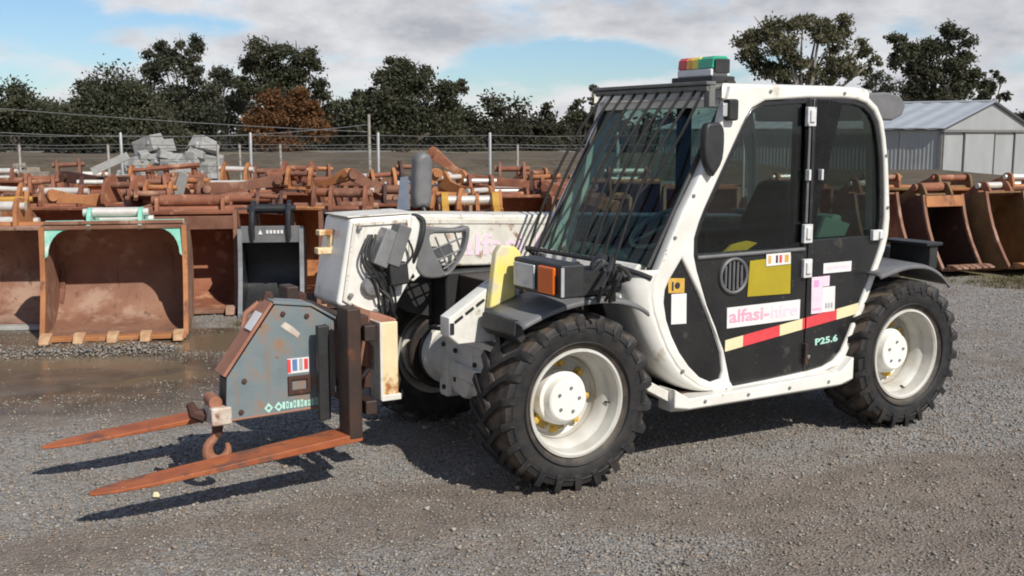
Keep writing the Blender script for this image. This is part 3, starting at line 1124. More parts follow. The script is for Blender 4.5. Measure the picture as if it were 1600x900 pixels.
def build_grass():
    n = 5200
    x = 3.2 + rng.random(n) * 5.0
    y = 12.0 + rng.random(n) * .95
    x2 = -2.3 + rng.normal(size=1300) * .5
    y2 = 9.75 + rng.normal(size=1300) * .18
    x, y = np.concatenate([x, x2]), np.concatenate([y, y2])
    n = len(x)
    keep = fbm(x * 2.2, y * 2.2) > .45
    x, y = x[keep], y[keep]
    n = len(x)
    z = ground_h(x, y) - .005
    h = .02 + rng.random(n) * .05
    th = rng.random(n) * 2 * pi
    dx, dy = np.cos(th) * .006, np.sin(th) * .006
    lx, ly = rng.normal(size=n) * .025, rng.normal(size=n) * .025
    v = np.stack([np.stack([x - dx, y - dy, z], -1), np.stack([x + dx, y + dy, z], -1), np.stack([x + lx, y + ly, z + h], -1)], 1).reshape(-1, 3)
    me = tri_mesh('grass', v, np.arange(3 * n).reshape(n, 3), {'tone': np.repeat(rng.random(n), 3)})
    me.materials.append(M['leaf_grass'])
    tag(obj('grass', me), 'short dry grass along the edge of the gravel', kind='stuff')


build_grass()


# ------------------------------------------------------------------ fences, pole, rubble, shed
def build_fence(name, label, y, xs, h, r, mat, wires, group, tilt=.0):
    root = empty(name, (xs[0], y, 0), 0, label, 'fence', group)
    pm = MB().tube([(0, 0, -.3), (0, 0, h), (0, 0, h + .03)], [r, r, r * .6], 10).mesh('post', mat)
    for x in xs:
        obj('post', pm, root, (x - xs[0], random.uniform(-.1, .1), 0), (random.uniform(-.015, .015), random.uniform(-.015, .015), 0))
    for wz in wires:
        m = MB()
        for a, b in zip(xs[:-1], xs[1:]):
            m.tube([(a - xs[0], 0, wz), ((a + b) / 2 - xs[0], 0, wz - .025), (b - xs[0], 0, wz)], .008, 5)
        m.build('wire', 'wire', root)
    # diamond mesh between the wires
    m = MB()
    z0, z1 = .08, max(wires) - .02
    st = .22
    a = xs[0]
    while a < xs[-1]:
        for sgn in (1, -1):
            x0, x1 = a - xs[0], a - xs[0] + sgn * (z1 - z0)
            if 0 <= x1 <= xs[-1] - xs[0]:
                m.tube([(x0, .01 * sgn, z0), (x1, .01 * sgn, z1)], .0016, 3)
        a += st
    m.build('chain_link_mesh', 'wire', root, smooth=False)
    return root


build_fence('chain_link_fence', 'chain link fence with tall white steel posts running behind the scrap buckets', 26.0,
            [-18.5, -15.4, -12.3, -9.25, -6.19, -3.18, -.52, 2.5, 5.5], 1.70, .037, 'galvanised', [1.66, 1.45, .95, .5], None)
build_fence('wire_fence', 'low wire fence with thin grey posts in front of the rubble heap', 31.0,
            [-16.2, -13.9, -11.4, -8.3, -7.7, -6.55, .15, 3.0], 1.38, .035, 'old_post', [1.3, 1.0, .6], None)

pole = empty('power_pole', (-4.55, 35, 0), 0, 'thin grey power pole carrying a cable to the left, behind the fence', 'pole')
MB().tube([(0, 0, -.3), (0, 0, 2.3)], [.055, .045], 10).build('post', 'old_post', pole)
m = MB()
m.tube([(-.02 - 8 * t, -8 * t, 1.98 - .9 * t * (1 - t) - .25 * t) for t in np.linspace(0, 1, 12)], .010, 5)
m.tube([(-.02 - 14 * t, -3 * t, 1.75 - .4 * t * (1 - t) + 1.0 * t) for t in np.linspace(0, 1, 14)], .012, 5)
m.build('cable', 'wire', pole)


def build_rubble(name, label, x0, x1, y, top, n, mat, lo, hi, part):
    root = empty(name, ((x0 + x1) / 2, y, 0), 0, label, 'rubble')
    cx, hw = (x0 + x1) / 2, (x1 - x0) / 2
    for i in range(n):
        px = random.uniform(-1, 1) * hw
        env = top * (1 - (abs(px) / hw) ** 2.2 * .8)
        pz = random.random() ** .8 * env
        s = random.uniform(lo, hi)
        m = MB()
        R = Matrix.Rotation(random.uniform(-.5, .5), 3, 'X') @ Matrix.Rotation(random.uniform(-.4, .4), 3, 'Y') @ Matrix.Rotation(random.uniform(0, 3), 3, 'Z')
        m.box((px, random.uniform(-.5, .5) * .9 + (env - pz) * -.3, max(pz - s * .2, .1)), (s * random.uniform(.8, 1.5), s, s * random.uniform(.35, .8)), R, (random.uniform(.75, 1), random.uniform(.75, 1)))
        m.build(part, mat, root, bevel=.02, smooth=False)
    return root


build_rubble('concrete_rubble', 'heap of broken grey concrete slabs behind the fence', -13.45, -11.5, 38.6, 1.6, 40, 'concrete', .35, .75, 'concrete_slab')
build_rubble('concrete_rubble', 'smaller pale heap of concrete blocks right of the large slab heap', -11.75, -10.75, 39.6, 1.55, 14, 'concrete', .4, .7, 'concrete_block')
build_rubble('stone_rubble', 'brown and grey rubble heap at the far left behind the fence', -20.5, -16.6, 38.5, 1.05, 40, 'rubble_brown', .3, .65, 'stone')


def build_shed():
    a = radians(40)
    sx, sy, gz = 23.4, 60.0, -1.25
    root = empty('storage_shed', (sx, sy, gz), math.atan2(cos(a), sin(a)),
                 'long grey corrugated steel shed with a low gable and sliding doors', 'shed')
    # local x runs along the gable front, local y runs back along the side wall
    W_, E_, R_, D_ = 17.4, 3.2, 4.75, 18.0

    def sheet(x0, y0, x1, y1, z0, z1a, z1b, name, mat, pitch=.22, amp=.008):
        ln = math.hypot(x1 - x0, y1 - y0)
        n = max(2, int(ln / pitch) * 4)
        nx, ny = -(y1 - y0) / ln, (x1 - x0) / ln
        r0, r1 = [], []
        for i in range(n + 1):
            t = i / n
            o = amp * (1 if i % 4 in (0, 1) else -1)
            px, py = x0 + (x1 - x0) * t - nx * o, y0 + (y1 - y0) * t - ny * o
            r0.append((px, py, z0))
            r1.append((px, py, z1a + (z1b - z1a) * t))
        return MB().loft([r0, r1]).build(name, mat, root, smooth=False)
    for i in range(8):
        sheet(0, D_ * (i + 1) / 8 - .012, 0, D_ * i / 8 + .012, 0, E_, E_, 'wall_sheet', 'shed_steel')
    sheet(0, -.02, W_ / 2, -.02, E_ - .15, E_, R_, 'gable_sheet', 'shed_steel')
    sheet(W_ / 2, -.02, W_, -.02, E_ - .15, R_, E_, 'gable_sheet', 'shed_steel')
    xs = [.05, 3.6, 9.2, 13.4, W_ - .05]
    for i in range(4):
        sheet(xs[i] + .02, -.06 - .05 * (i % 2), xs[i + 1] - .02, -.06 - .05 * (i % 2), .02, E_ - .2, E_ - .2, 'door_panel', 'shed_steel')
        MB().bb(xs[i] - .025, xs[i] + .025, -.20, -.12, 0, E_ - .2).build('door_stile', 'shed_trim', root)
    MB().bb(-.1, W_ + .1, -.24, -.06, E_ - .2, E_ - .06).build('door_rail', 'shed_trim', root)
    MB().bb(-.06, .06, -.1, .06, 0, E_ + .02).build('corner_flashing', 'shed_trim', root)
    MB().bb(-.14, -.02, .08, D_, E_ - .1, E_ + .03).build('gutter', 'shed_trim', root)
    for s in (0, 1):
        n = 64
        r0, r1 = [], []
        for i in range(n + 1):
            y = -.3 + (D_ + .6) * i / n
            o = .025 * (1 if i % 4 in (0, 1) else -1)
            xe, xr = (-.25, W_ / 2 + .01) if s == 0 else (W_ + .25, W_ / 2 - .01)
            r0.append((xe, y, E_ - .02 + o))
            r1.append((xr, y, R_ + .07 + o))
        MB().loft([r0, r1]).build('roof_sheet', 'shed_roof', root, smooth=False)
    MB().tube([(W_ / 2, -.32, R_ + .1), (W_ / 2, D_ + .3, R_ + .1)], .09, 6).build('ridge_cap', 'shed_roof', root)
    sheet(W_, D_, 0, D_, 0, E_, E_, 'wall_sheet', 'shed_steel')
    sheet(W_, 0, W_, D_, 0, E_, E_, 'wall_sheet', 'shed_steel')


build_shed()


# ================================================================== SCRAP BUCKETS AND ATTACHMENTS
PROFILE = [(-.07, .985), (.10, 1.0), (.28, .965), (.44, .87), (.55, .73), (.60, .56), (.58, .39), (.50, .24), (.36, .12), (.16, .05), (-.06, .03), (-.30, .03)]


def bucket(name, label, x, y, yaw=0, w=1.1, h=.9, d=.75, shell='rust_brown', side=None, edge='worn_edge', ear='rust_red', pin='rust_red', teeth=5, tooth='tooth_steel',
           ear_h=.24, ear_gap=.42, ear_t=.035, pins=2, z=0, group='excavator buckets lined up in the yard', pitch=0, gusset=None, lip=None, cat='excavator bucket', bar=True, rr=.045):
    root = empty(name, (x, y, z + float(ground_h(np.array([x]), np.array([y]))[0]) - .01), yaw, label, cat, group)
    root.rotation_euler = (pitch, 0, yaw)
    side = side or shell
    P = smooth_poly([(a * d, b * h) for a, b in PROFILE], 3, closed=False)
    # shell: outer and inner surface
    n = len(P)
    inner = []
    for i in range(n):
        a, b = P[max(i - 1, 0)], P[min(i + 1, n - 1)]
        tx, tz = b[0] - a[0], b[1] - a[1]
        l = math.hypot(tx, tz)
        inner.append((P[i][0] + tz / l * .022, P[i][1] - tx / l * .022))
    sec = P + inner[::-1]
    MB().prism(sec, -w / 2 + .012, w / 2 - .012, 'x').build('shell', shell, root)
    # side plates, their front edge hollowed a little
    f0, f1 = P[0], P[-1]
    front = [(f1[0] + (f0[0] - f1[0]) * t + .07 * d * sin(pi * t), f1[1] + (f0[1] - f1[1]) * t) for t in (.15, .35, .55, .75, .9)]
    sp = MB().prism(P + front, -.016, .016, 'x').mesh('side_plate', side)
    fr = [(f1[0], f1[1])] + front + [(f0[0], f0[1])]
    em = MB()
    em.loft([[(-.02, a - .02, b), (.02, a - .02, b), (.02, a + .012, b), (-.02, a + .012, b)] for a, b in fr], closed_u=True, caps=True)
    em = em.mesh('side_cutter', edge)
    for sx in (-1, 1):
        obj('side_plate', sp, root, (sx * w / 2, 0, 0), bevel=.004)
        obj('side_cutter', em, root, (sx * w / 2, 0, 0))
    # cutting lip and teeth
    yl, zl = P[-1]
    MB().box((0, yl - .05, zl), (w + .02, .14, .035)).build('cutting_edge', lip or edge, root, bevel=.005)
    if teeth:
        tm = MB()
        tm.loft([[(-.045, 0, -.035), (.045, 0, -.035), (.045, 0, .045), (-.045, 0, .045)], [(-.045, -.09, -.035), (.045, -.09, -.035), (.045, -.09, .03), (-.045, -.09, .03)],
                 [(-.038, -.17, -.03), (.038, -.17, -.03), (.038, -.17, -.012), (-.038, -.17, -.012)]], closed_u=True, caps=True)
        tm = tm.mesh('tooth', tooth)
        for i in range(teeth):
            obj('tooth', tm, root, (-w / 2 + .05 + (w - .1) * i / (teeth - 1), yl - .06, zl + .01), bevel=.006)
    # mounting ears with their pins
    zt = h
    e = [(-.01 * d, zt - .05), (.02 * d, zt + ear_h * .7), (.08 * d, zt + ear_h), (.22 * d, zt + ear_h), (.36 * d, zt + ear_h * .62), (.60 * d, zt + ear_h * .30), (.70 * d, zt - .05), (.60 * d, zt - .30 * h), (.50 * d, zt - .12 * h), (.28 * d, zt - .03)]
    emh = MB().prism(smooth_poly(e, 3), -ear_t / 2, ear_t / 2, 'x').mesh('ear', ear)
    for sx in (-1, 1):
        obj('ear', emh, root, (sx * ear_gap / 2, 0, 0), bevel=.004)
    pp = [(.15 * d, zt + ear_h * .70), (.56 * d, zt + ear_h * .02)][:pins]
    for k, (py, pz) in enumerate(pp):
        m = MB().cyl((-ear_gap / 2 - .06, py, pz), (ear_gap / 2 + .06, py, pz), rr * .8, 14)
        m.cyl((-ear_gap / 2 + .02, py, pz), (ear_gap / 2 - .02, py, pz), rr, 14)
        m.build('pin', pin, root)
    if bar:
        MB().cyl((-w / 2 + .01, .10 * d, zt - .005), (w / 2 - .01, .10 * d, zt - .005), .035, 12).build('torque_tube', ear, root)
    if gusset:
        for sx in (-1, 1):
            c = [(0, 0), (-sx * .20, 0)] + [(-sx * (.20 - .175 * sin(t)), -.025 - .22 * (1 - cos(t))) for t in np.linspace(.1, pi / 2, 7)] + [(0, -.27)]
            o = plate('corner_gusset', c, [], -.008, .008, gusset, root, loc=(sx * (w / 2 - .02), -.04 * d, h * .985))
            o.rotation_euler = (-.16, 0, 0)
    return root


def build_left_yard():
    g = 'excavator buckets on the left of the yard'
    # front row
    b = bucket('excavator_bucket', 'wide rusty bucket with mint green top corners, nearest the fork tips', -3.42, 9.34, .20, 1.16, .96, .86, 'rust_tan', edge='rust_orange', ear='mint_paint', pin='pale_pin', teeth=5, ear_gap=.42, ear_h=.13, gusset='mint_paint', group=g, lip='rust_orange')
    MB().box((0, .0, .975), (1.14, .05, .03)).build('top_rim', 'rust_tan', b, bevel=.006)
    bucket('excavator_bucket', 'rust tan bucket with a grey lip, cut off by the left edge of the photo', -4.72, 9.75, .08, 1.35, .90, .8, 'rust_tan', edge='rust_brown', ear='rust_orange', pin='pale_pin', teeth=0, ear_gap=.5, lip='grey_lip', group=g)
    cbk = bucket('excavator_bucket', 'dark rusty bucket between the green cornered bucket and the black bucket', -3.14, 10.6, .18, .86, .98, .9, 'rust_red', edge='rust_tan', ear='rust_red', pin='rust_red', teeth=3, ear_gap=.62, ear_h=.12, group=g, rr=.06, tooth='rust_tan')
    MB().box((0, -.09, .86), (.83, .03, .13)).build('front_band', 'rust_brown', cbk, bevel=.006)
    k = bucket('excavator_bucket', 'narrow black painted bucket with grey edges and curved lifting straps', -2.32, 10.45, .12, .58, .84, .72, 'bucket_black', edge='bucket_grey_edge', ear='bucket_black', pin='bucket_black', teeth=0, ear_gap=.34, ear_h=.24, group=g, bar=False, pins=1)
    MB().box((0, -.055, .775), (.555, .02, .16)).build('front_band', 'bucket_grey_edge', k, bevel=.004).active_material = M['faded_plastic']
    mk = MB()
    mk.prism([(-.115, -.025), (-.075, -.025), (-.095, .02)], -.072, -.066)
    for i in range(5):
        mk.bb(-.04 + i * .034, -.04 + i * .034 + .022, -.0715, -.066, -.018, .014)
    mk.build('maker_mark', 'print_white', k, (0, 0, .80))
    for sx in (-.17, .17):
        MB().tube([(sx, .02, 1.03), (sx, -.06, .98), (sx, -.085, .86), (sx, -.075, .74), (sx, -.085, .71)], [.028, .03, .026, .024, .012], 8).build('lifting_strap', 'bucket_black', k)
    bucket('excavator_bucket', 'dark brown narrow trenching bucket leaning beside the black bucket', -1.62, 10.7, -.05, .5, .98, .8, 'rust_dark', edge='rust_tan', ear='rust_red', pin='rust_brown', teeth=3, ear_gap=.34, ear_h=.22, group=g)
    # second row
    y = 12.0
    second = [
        (-6.05, 0.05, 1.0, .92, 'rust_orange', 'rust_orange', 'pale_pin', .46, 'orange rusty bucket with a pale pin at the far left, behind the grey lipped bucket'),
        (-4.98, -.08, .95, .93, 'rust_red', 'rust_red', 'pale_pin', .44, 'rusty red bucket with a white pin, seen left of the mint green ears'),
        (-3.95, .1, 1.05, .96, 'rust_brown', 'rust_brown', 'rust_brown', .52, 'brown bucket rising directly behind the mint green ears'),
        (-2.93, .05, .9, .90, 'rust_red', 'rust_dark', 'rust_red', .60, 'rusty bucket with thick dark ears behind the gap left of the black bucket'),
        (-1.95, -.12, .95, .95, 'rust_orange', 'rust_brown', 'rust_red', .46, 'orange brown bucket showing above the black bucket'),
        (-1.18, .08, .75, 1.0, 'rust_red', 'rust_dark', 'rust_brown', .40, 'dark red bucket with tall curved ears just left of the white boom head'),
    ]
    for x, yw, w, h, sh, er, pn, eg, lab in second:
        bucket('excavator_bucket', lab, x, y + random.uniform(-.15, .15), yw + random.uniform(-.22, .22), w, h, .78, sh, ear=er, pin=pn, teeth=0, ear_gap=eg, ear_h=random.uniform(.15, .25), group=g, pitch=random.uniform(-.06, .06), rr=random.uniform(.035, .055))
    bucket('excavator_bucket', 'yellow painted bucket with rounded ears and a steel pin, behind the white boom', -.45, 11.4, pi + .1, 1.0, .86, .8, 'yellow_rust', ear='yellow_rust', pin='pale_pin', teeth=0, ear_gap=.52, ear_h=.26, group=g, rr=.05, ear_t=.07)
    bucket('excavator_bucket', 'rusty bucket with a wide white pin, behind the boom head', -1.12, 13.1, .05, .9, .94, .75, 'rust_brown', ear='rust_red', pin='pale_pin', teeth=0, ear_gap=.70, ear_h=.24, group=g, rr=.055)
    third = [
        (-7.3, .1, 1.1, .95, 'rust_orange', 'rust_orange', 'yellow_rust', .5, 'orange and yellow bucket at the far left edge of the third row'),
        (-5.95, -.1, 1.0, .98, 'rust_brown', 'rust_red', 'rust_red', .46, 'brown bucket in the third row, left of the bent rusty frame'),
        (-4.75, .1, 1.05, 1.0, 'rust_red', 'rust_red', 'rust_brown', .54, 'red brown bucket in the third row, behind the bent rusty frame'),
        (-3.55, .15, 1.05, .98, 'rust_brown', 'rust_red', 'pale_pin', .56, 'brown bucket with a cream pin in the third row, behind the thick eared bucket'),
        (-2.45, -.1, .95, 1.0, 'rust_red', 'rust_dark', 'rust_red', .44, 'red rusty bucket in the third row, above and left of the black straps'),
        (-.05, .2, 1.0, .95, 'rust_red', 'rust_red', 'pale_pin', .50, 'red rusty bucket in the third row, right of the black mirror'),
        (1.0, -.15, 1.0, .95, 'rust_red', 'rust_red', 'rust_red', .50, 'red rusty bucket in the third row, left of the windscreen guard'),
    ]
    for x, yw, w, h, sh, er, pn, eg, lab in third:
        bucket('excavator_bucket', lab, x, 13.9 + random.uniform(-.2, .2), yw + random.uniform(-.3, .3), w, h, .8, sh, ear=er, pin=pn, teeth=0, ear_gap=eg, ear_h=random.uniform(.14, .27), group=g, pitch=random.uniform(-.08, .08), rr=random.uniform(.035, .06))
    fourth = [(-7.6, 'rust_red', 'rusty bucket in the backmost row at the far left edge'), (-6.2, 'rust_orange', 'orange bucket in the backmost row, below the brown stone rubble'),
              (-4.9, 'rust_red', 'rusty red bucket in the backmost row, below the left white fence post'), (-3.6, 'rust_brown', 'brown bucket in the backmost row, below the concrete rubble'),
              (-2.3, 'rust_red', 'rusty red bucket in the backmost row, below the second white fence post'), (-1.0, 'rust_orange', 'orange bucket in the backmost row, left of the black mirror'),
              (.35, 'rust_red', 'rusty red bucket in the backmost row, right of the black mirror'), (1.7, 'rust_brown', 'brown bucket in the backmost row, nearest the windscreen guard')]
    for x, sh, lab in fourth:
        bucket('excavator_bucket', lab, x, 16.2 + random.uniform(-.3, .3), random.uniform(-.4, .4), random.uniform(.9, 1.2), random.uniform(.92, 1.05), .8, sh, ear=random.choice(['rust_red', 'rust_brown', 'rust_orange']), pin=random.choice(['rust_red', 'rust_brown', 'pale_pin']), teeth=0, ear_gap=random.uniform(.36, .6), ear_h=random.uniform(.14, .26), group=g)

    # flat frames and odd attachments lying on top of the rows
    def hitch(label, x, y, z, yaw, pitch, s, mat, pin):
        r = empty('quick_hitch', (x, y, z), yaw, label, 'quick hitch', 'quick hitches lying on the bucket rows')
        r.rotation_euler = (pitch, 0, yaw)
        pm = MB().prism(smooth_poly([(-.32 * s, 0), (-.30 * s, .14 * s), (-.12 * s, .10 * s), (.10 * s, .10 * s), (.26 * s, .20 * s), (.36 * s, .10 * s), (.30 * s, -.04 * s), (0, -.06 * s)], 3), -.02, .02, 'x').mesh('cheek_plate', mat)
        for sx in (-.2 * s, .2 * s):
            obj('cheek_plate', pm, r, (sx, 0, 0), bevel=.003)
        for py, pz in ((-.26 * s, .07 * s), (.28 * s, .09 * s)):
            MB().cyl((-.26 * s, py, pz), (.26 * s, py, pz), .04 * s, 12).build('pin', pin, r)
        MB().box((0, 0, .0), (.42 * s, .4 * s, .03)).build('base_plate', mat, r, bevel=.004)
        return r
    hitch('rusty quick hitch lying on top of the buckets above the mint green ears', -3.75, 11.3, 1.10, .4, .2, .8, 'rust_red', 'rust_brown')
    hitch('rusty quick hitch perched at the top of the heap left of the black bucket', -2.62, 13.0, 1.20, -.2, .1, .85, 'rust_red', 'rust_red')
    hitch('orange quick hitch at the far left edge of the heap', -5.05, 10.9, .98, .3, 0, .8, 'rust_orange', 'yellow_rust')
    hitch('rusty quick hitch with a pale pin behind the boom', -.55, 12.6, 1.08, .9, .3, .8, 'rust_orange', 'pale_pin')
    hitch('rusty quick hitch between the mirror and the windscreen guard', .55, 12.4, 1.05, .1, 0, .9, 'rust_red', 'rust_brown')

    def arm(label, x, y, z, yaw, rx, ln, mat, name='ripper_arm', cat='attachment'):
        r = empty(name, (x, y, z), 0, label, cat)
        r.rotation_euler = (0, rx, yaw)
        MB().prism(smooth_poly([(-ln / 2, -.05), (-ln / 2 - .05, .03), (-ln / 2, .09), (0, .05), (ln / 2, .08), (ln / 2 + .06, .0), (ln / 2, -.06), (0, -.04)], 3), -.045, .045).build('arm_plate', mat, r, bevel=.006)
        for sx in (-1, 1):
            MB().cyl((sx * ln / 2, -.09, .015), (sx * ln / 2, .09, .015), .045, 12).build('boss', mat, r)
    arm('rusty link arm sloping down to the right beside the black mirror', -.70, 12.9, 1.30, -.1, .62, .62, 'rust_red')
    arm('rusty link arm lying flat across the buckets right of the black mirror', .05, 13.2, 1.12, 0, .05, 1.3, 'rust_red')
    arm('rusty bent link arm standing behind the boom head', -1.0, 12.4, 1.12, .2, -.75, .42, 'rust_orange')

    for lab, x, y_, z, yw, rx, ln, mt in [
            ('short orange link arm lying above the grey lipped bucket', -4.5, 11.3, 1.04, .5, .1, .5, 'rust_orange'),
            ('dark link arm lying across the buckets left of the bent frame', -4.9, 13.0, 1.16, -.2, .06, .9, 'rust_dark'),
            ('brown link arm lying across the thick eared bucket', -3.1, 12.6, 1.12, .15, -.12, .8, 'rust_brown'),
            ('orange link arm propped behind the black bucket', -2.15, 12.9, 1.14, -.5, -.35, .6, 'rust_orange'),
            ('rusty link arm propped left of the white boom head', -1.55, 12.2, 1.12, .3, .5, .55, 'rust_brown'),
            ('rusty link arm lying below the windscreen guard bars', .75, 11.9, 1.02, -.3, .25, .8, 'rust_red')]:
        arm(lab, x, y_, z, yw, rx, ln, mt)

    def bracket(label, x, y_, z, yw, s_, mt, pn):
        r = empty('pin_bracket', (x, y_, z), yw, label, 'bracket', 'loose brackets lying on the bucket rows')
        r.rotation_euler = (random.uniform(-.12, .12), random.uniform(-.08, .08), yw)
        pm = MB().prism(smooth_poly([(-.16, -.05), (-.17, .10), (-.05, .22), (.07, .20), (.10, .06), (.16, -.05)], 3), -.018, .018, 'x').mesh('cheek_plate', mt)
        for sx in (-.15, .15):
            obj('cheek_plate', pm, r, (sx * s_, 0, 0)).scale = (1, s_, s_)
        MB().cyl((-.22 * s_, -.02 * s_, .14 * s_), (.22 * s_, -.02 * s_, .14 * s_), .034 * s_, 12).build('pin', pn, r)
        MB().box((0, 0, -.05 * s_), (.36 * s_, .30 * s_, .03)).build('base_plate', mt, r)
    spots = ['above the left end of the grey lipped bucket', 'left of the white pin at the far left', 'just left of the mint green ears', 'right of the mint green ears', 'left of the bent frame', 'right of the bent frame',
             'below the left white fence post', 'above the thick eared bucket', 'just left of the black straps', 'between the black straps', 'right of the black straps', 'above the hose bracket of the boom head',
             'above the middle of the boom head', 'left of the blue steel plate', 'right of the blue steel plate', 'just right of the black mirror', 'above the yellow bucket', 'right of the yellow bucket', 'below the third white fence post', 'beside the lowest guard bars']
    pxs = [15, 70, 112, 250, 150, 225, 200, 300, 372, 420, 470, 500, 560, 600, 640, 700, 750, 800, 765, 850]
    for i, (px, sp) in enumerate(zip(pxs, spots)):
        yy = (11.35, 12.7, 14.6)[i % 3]
        mt = ('rust_orange', 'rust_red', 'rust_brown', 'rust_orange', 'rust_dark')[i % 5]
        kind = {'rust_orange': 'orange', 'rust_red': 'reddish', 'rust_brown': 'brown', 'rust_dark': 'dark'}[mt]
        bracket('small %s rusty pin bracket lying %s' % (kind, sp), (px - 800) / 1700 * yy, yy, (1.0, 1.08, 1.14)[i % 3] + random.uniform(-.05, .06), random.uniform(-.35, .35), random.uniform(.75, 1.15), mt, ('pale_pin', 'rust_red', 'rust_brown', 'rust_orange')[i % 4])

    # tall bent frame with a loose grey sheet leaning on it
    fr = empty('bent_frame', (-3.95, 12.9, 0), .15, 'tall bent rusty steel frame standing among the buckets', 'scrap frame')
    for sx, hh in ((-.30, 1.30), (-.10, 1.36), (.22, 1.34)):
        MB().tube([(sx, 0, 0), (sx + .02, .02, .7), (sx - .03, 0, hh)], [.04, .04, .035], 6).build('upright', 'rust_red', fr)
    for z in (.95, 1.16, 1.30):
        MB().tube([(-.34, -.03, z), (.26, -.03, z + .05)], .035, 6).build('crossbar', 'rust_red', fr)
    MB().tube([(.05, -.06, 1.24), (.12, -.08, 1.0), (.3, -.05, .8)], .05, 6).build('brace', 'rust_orange', fr)
    m = MB().box((0, 0, 0), (.46, .02, .09), (('Y'), -.42))
    tag(m.build('steel_sheet', 'grey_lip', None, (-4.70, 12.8, 1.37), (0, 0, .1), bevel=.004), 'pale grey steel strip leaning up against the bent rusty frame', 'steel strip')
    m = MB().prism([(-.07, 0), (.07, .02), (.02, .36), (-.06, .34)], -.012, .012)
    tag(m.build('steel_offcut', 'blue_steel', None, (-1.12, 11.2, .93), (0, .1, .2), bevel=.003), 'blue grey pointed steel plate standing behind the boom head', 'steel plate')
    m = MB().prism([(-.06, 0), (.06, .02), (.1, .30), (0, .34)], -.012, .012)
    tag(m.build('steel_offcut', 'grey_lip', None, (-3.62, 11.75, 1.0), (0, .2, -.2), bevel=.003), 'pale triangular steel offcut above the mint green ears', 'steel plate')


build_left_yard()


def build_right_yard():
    g = 'excavator buckets on the right of the yard'
    kb = bucket('excavator_bucket', 'narrow deep rusty bucket with a black interior and pale teeth, right of the cab', 5.42, 13.45, .36, .60, 1.0, .9, 'oily_dark', side='rust_dark', edge='rust_tan', ear='mustard_dirt', pin='rust_red', teeth=6, ear_gap=.40, ear_h=.16, group=g, tooth='rust_tan', rr=.06, pitch=-.22)
    MB().box((0, -.085, .90), (.575, .03, .14)).build('front_band', 'rust_orange', kb, bevel=.006)
    bucket('excavator_bucket', 'dark rusty bucket with a pale pin, half hidden by the rear of the cab', 4.58, 13.4, .33, .62, 1.02, .9, 'rust_brown', edge='rust_tan', ear='rust_orange', pin='pale_pin', teeth=4, ear_gap=.34, ear_h=.20, group=g, tooth='rust_tan', pitch=-.24)
    bucket('excavator_bucket', 'mottled yellow and rust bucket with a white pin, right of the black interior bucket', 6.25, 13.5, .36, .60, 1.04, .9, 'mustard_dirt', edge='rust_tan', ear='rust_red', pin='pale_pin', teeth=4, ear_gap=.34, ear_h=.14, group=g, tooth='rust_orange', pitch=-.26)
    bucket('excavator_bucket', 'brown rusty bucket at the right edge of the photo', 7.05, 13.5, .36, .62, 1.06, .9, 'rust_brown', edge='rust_tan', ear='rust_red', pin='rust_red', teeth=4, ear_gap=.36, ear_h=.18, group=g, tooth='rust_orange', pitch=-.25)
    bucket('excavator_bucket', 'brown rusty bucket hidden behind the cab windows', 3.35, 13.5, .05, .85, .95, .9, 'rust_brown', ear='rust_red', pin='rust_red', teeth=4, ear_gap=.36, ear_h=.18, group=g, tooth='rust_tan')
    back = [(2.6, 'rust_red', 'rust_red', 'rust_brown', 'red rusty bucket of the right back row seen through the cab'),
            (3.9, 'rust_orange', 'rust_orange', 'pale_pin', 'orange rusty bucket of the right back row beside the cab edge'),
            (5.1, 'mustard_dirt', 'rust_orange', 'rust_brown', 'mustard coloured bucket of the right back row, behind the black interior bucket'),
            (6.1, 'rust_orange', 'mustard_dirt', 'rust_red', 'orange bucket with mustard ears in the right back row'),
            (7.1, 'rust_brown', 'rust_orange', 'pale_pin', 'brown bucket with orange ears of the right back row at the photo edge')]
    for x, sh, er, pn, lab in back:
        bucket('excavator_bucket', lab, x, 15.0, random.uniform(-.1, .2), 1.0, 1.0, .85, sh, ear=er, pin=pn, teeth=0, ear_gap=.46, ear_h=.18, group=g)


build_right_yard()


# ================================================================== TELEHANDLER
# local x runs from the front axle to the rear, y from the near side to the far side, z up
YAW = radians(30.4)
OX, OY = .328, 5.121
VEH = empty('telehandler', (OX, OY, 0), YAW, 'white telescopic handler with a black glazed cab, barred windscreen and rusty forks', 'telehandler')


def sub(u, v, w=0):
    return (OX + u * cos(YAW) - v * sin(YAW), OY + u * sin(YAW) + v * cos(YAW), w)


# ---- wheels
def tyre_mesh():
    m = MB()
    prof = [(.262, -.112), (.275, -.128), (.305, -.146), (.345, -.153), (.385, -.150), (.408, -.140), (.418, -.10), (.422, 0),
            (.418, .10), (.408, .140), (.385, .150), (.345, .153), (.305, .146), (.275, .128), (.262, .112)]
    m.lathe(prof, 72)
    # sidewall ridges
    for r in (.30, .372):
        m.lathe([(r, -.1535), (r + .004, -.157), (r + .008, -.1535)], 72)
    N_ = 22
    for k in range(N_):
        for sg in (-1, 1):
            th0 = 2 * pi * (k + (.5 if sg > 0 else 0)) / N_
            rows = []
            for y, ri, ro, sh, hw in [(-.1535, .352, .372, -.02, .040), (-.160, .372, .415, -.01, .047), (-.150, .398, .440, .01, .052), (-.105, .405, .444, .07, .052), (-.045, .408, .446, .17, .050), (.022, .408, .446, .29, .046)]:
                row = []
                for r, s in ((ri, -1.05), (ro, -.74), (ro, .74), (ri, 1.05)):
                    a = th0 + sh + s * hw
                    row.append((r * cos(a), y * sg, r * sin(a)))
                rows.append(row)
            m.loft(rows, closed_u=True, caps=True)
    return m.mesh('tyre', 'tyre_rubber', angle=40)


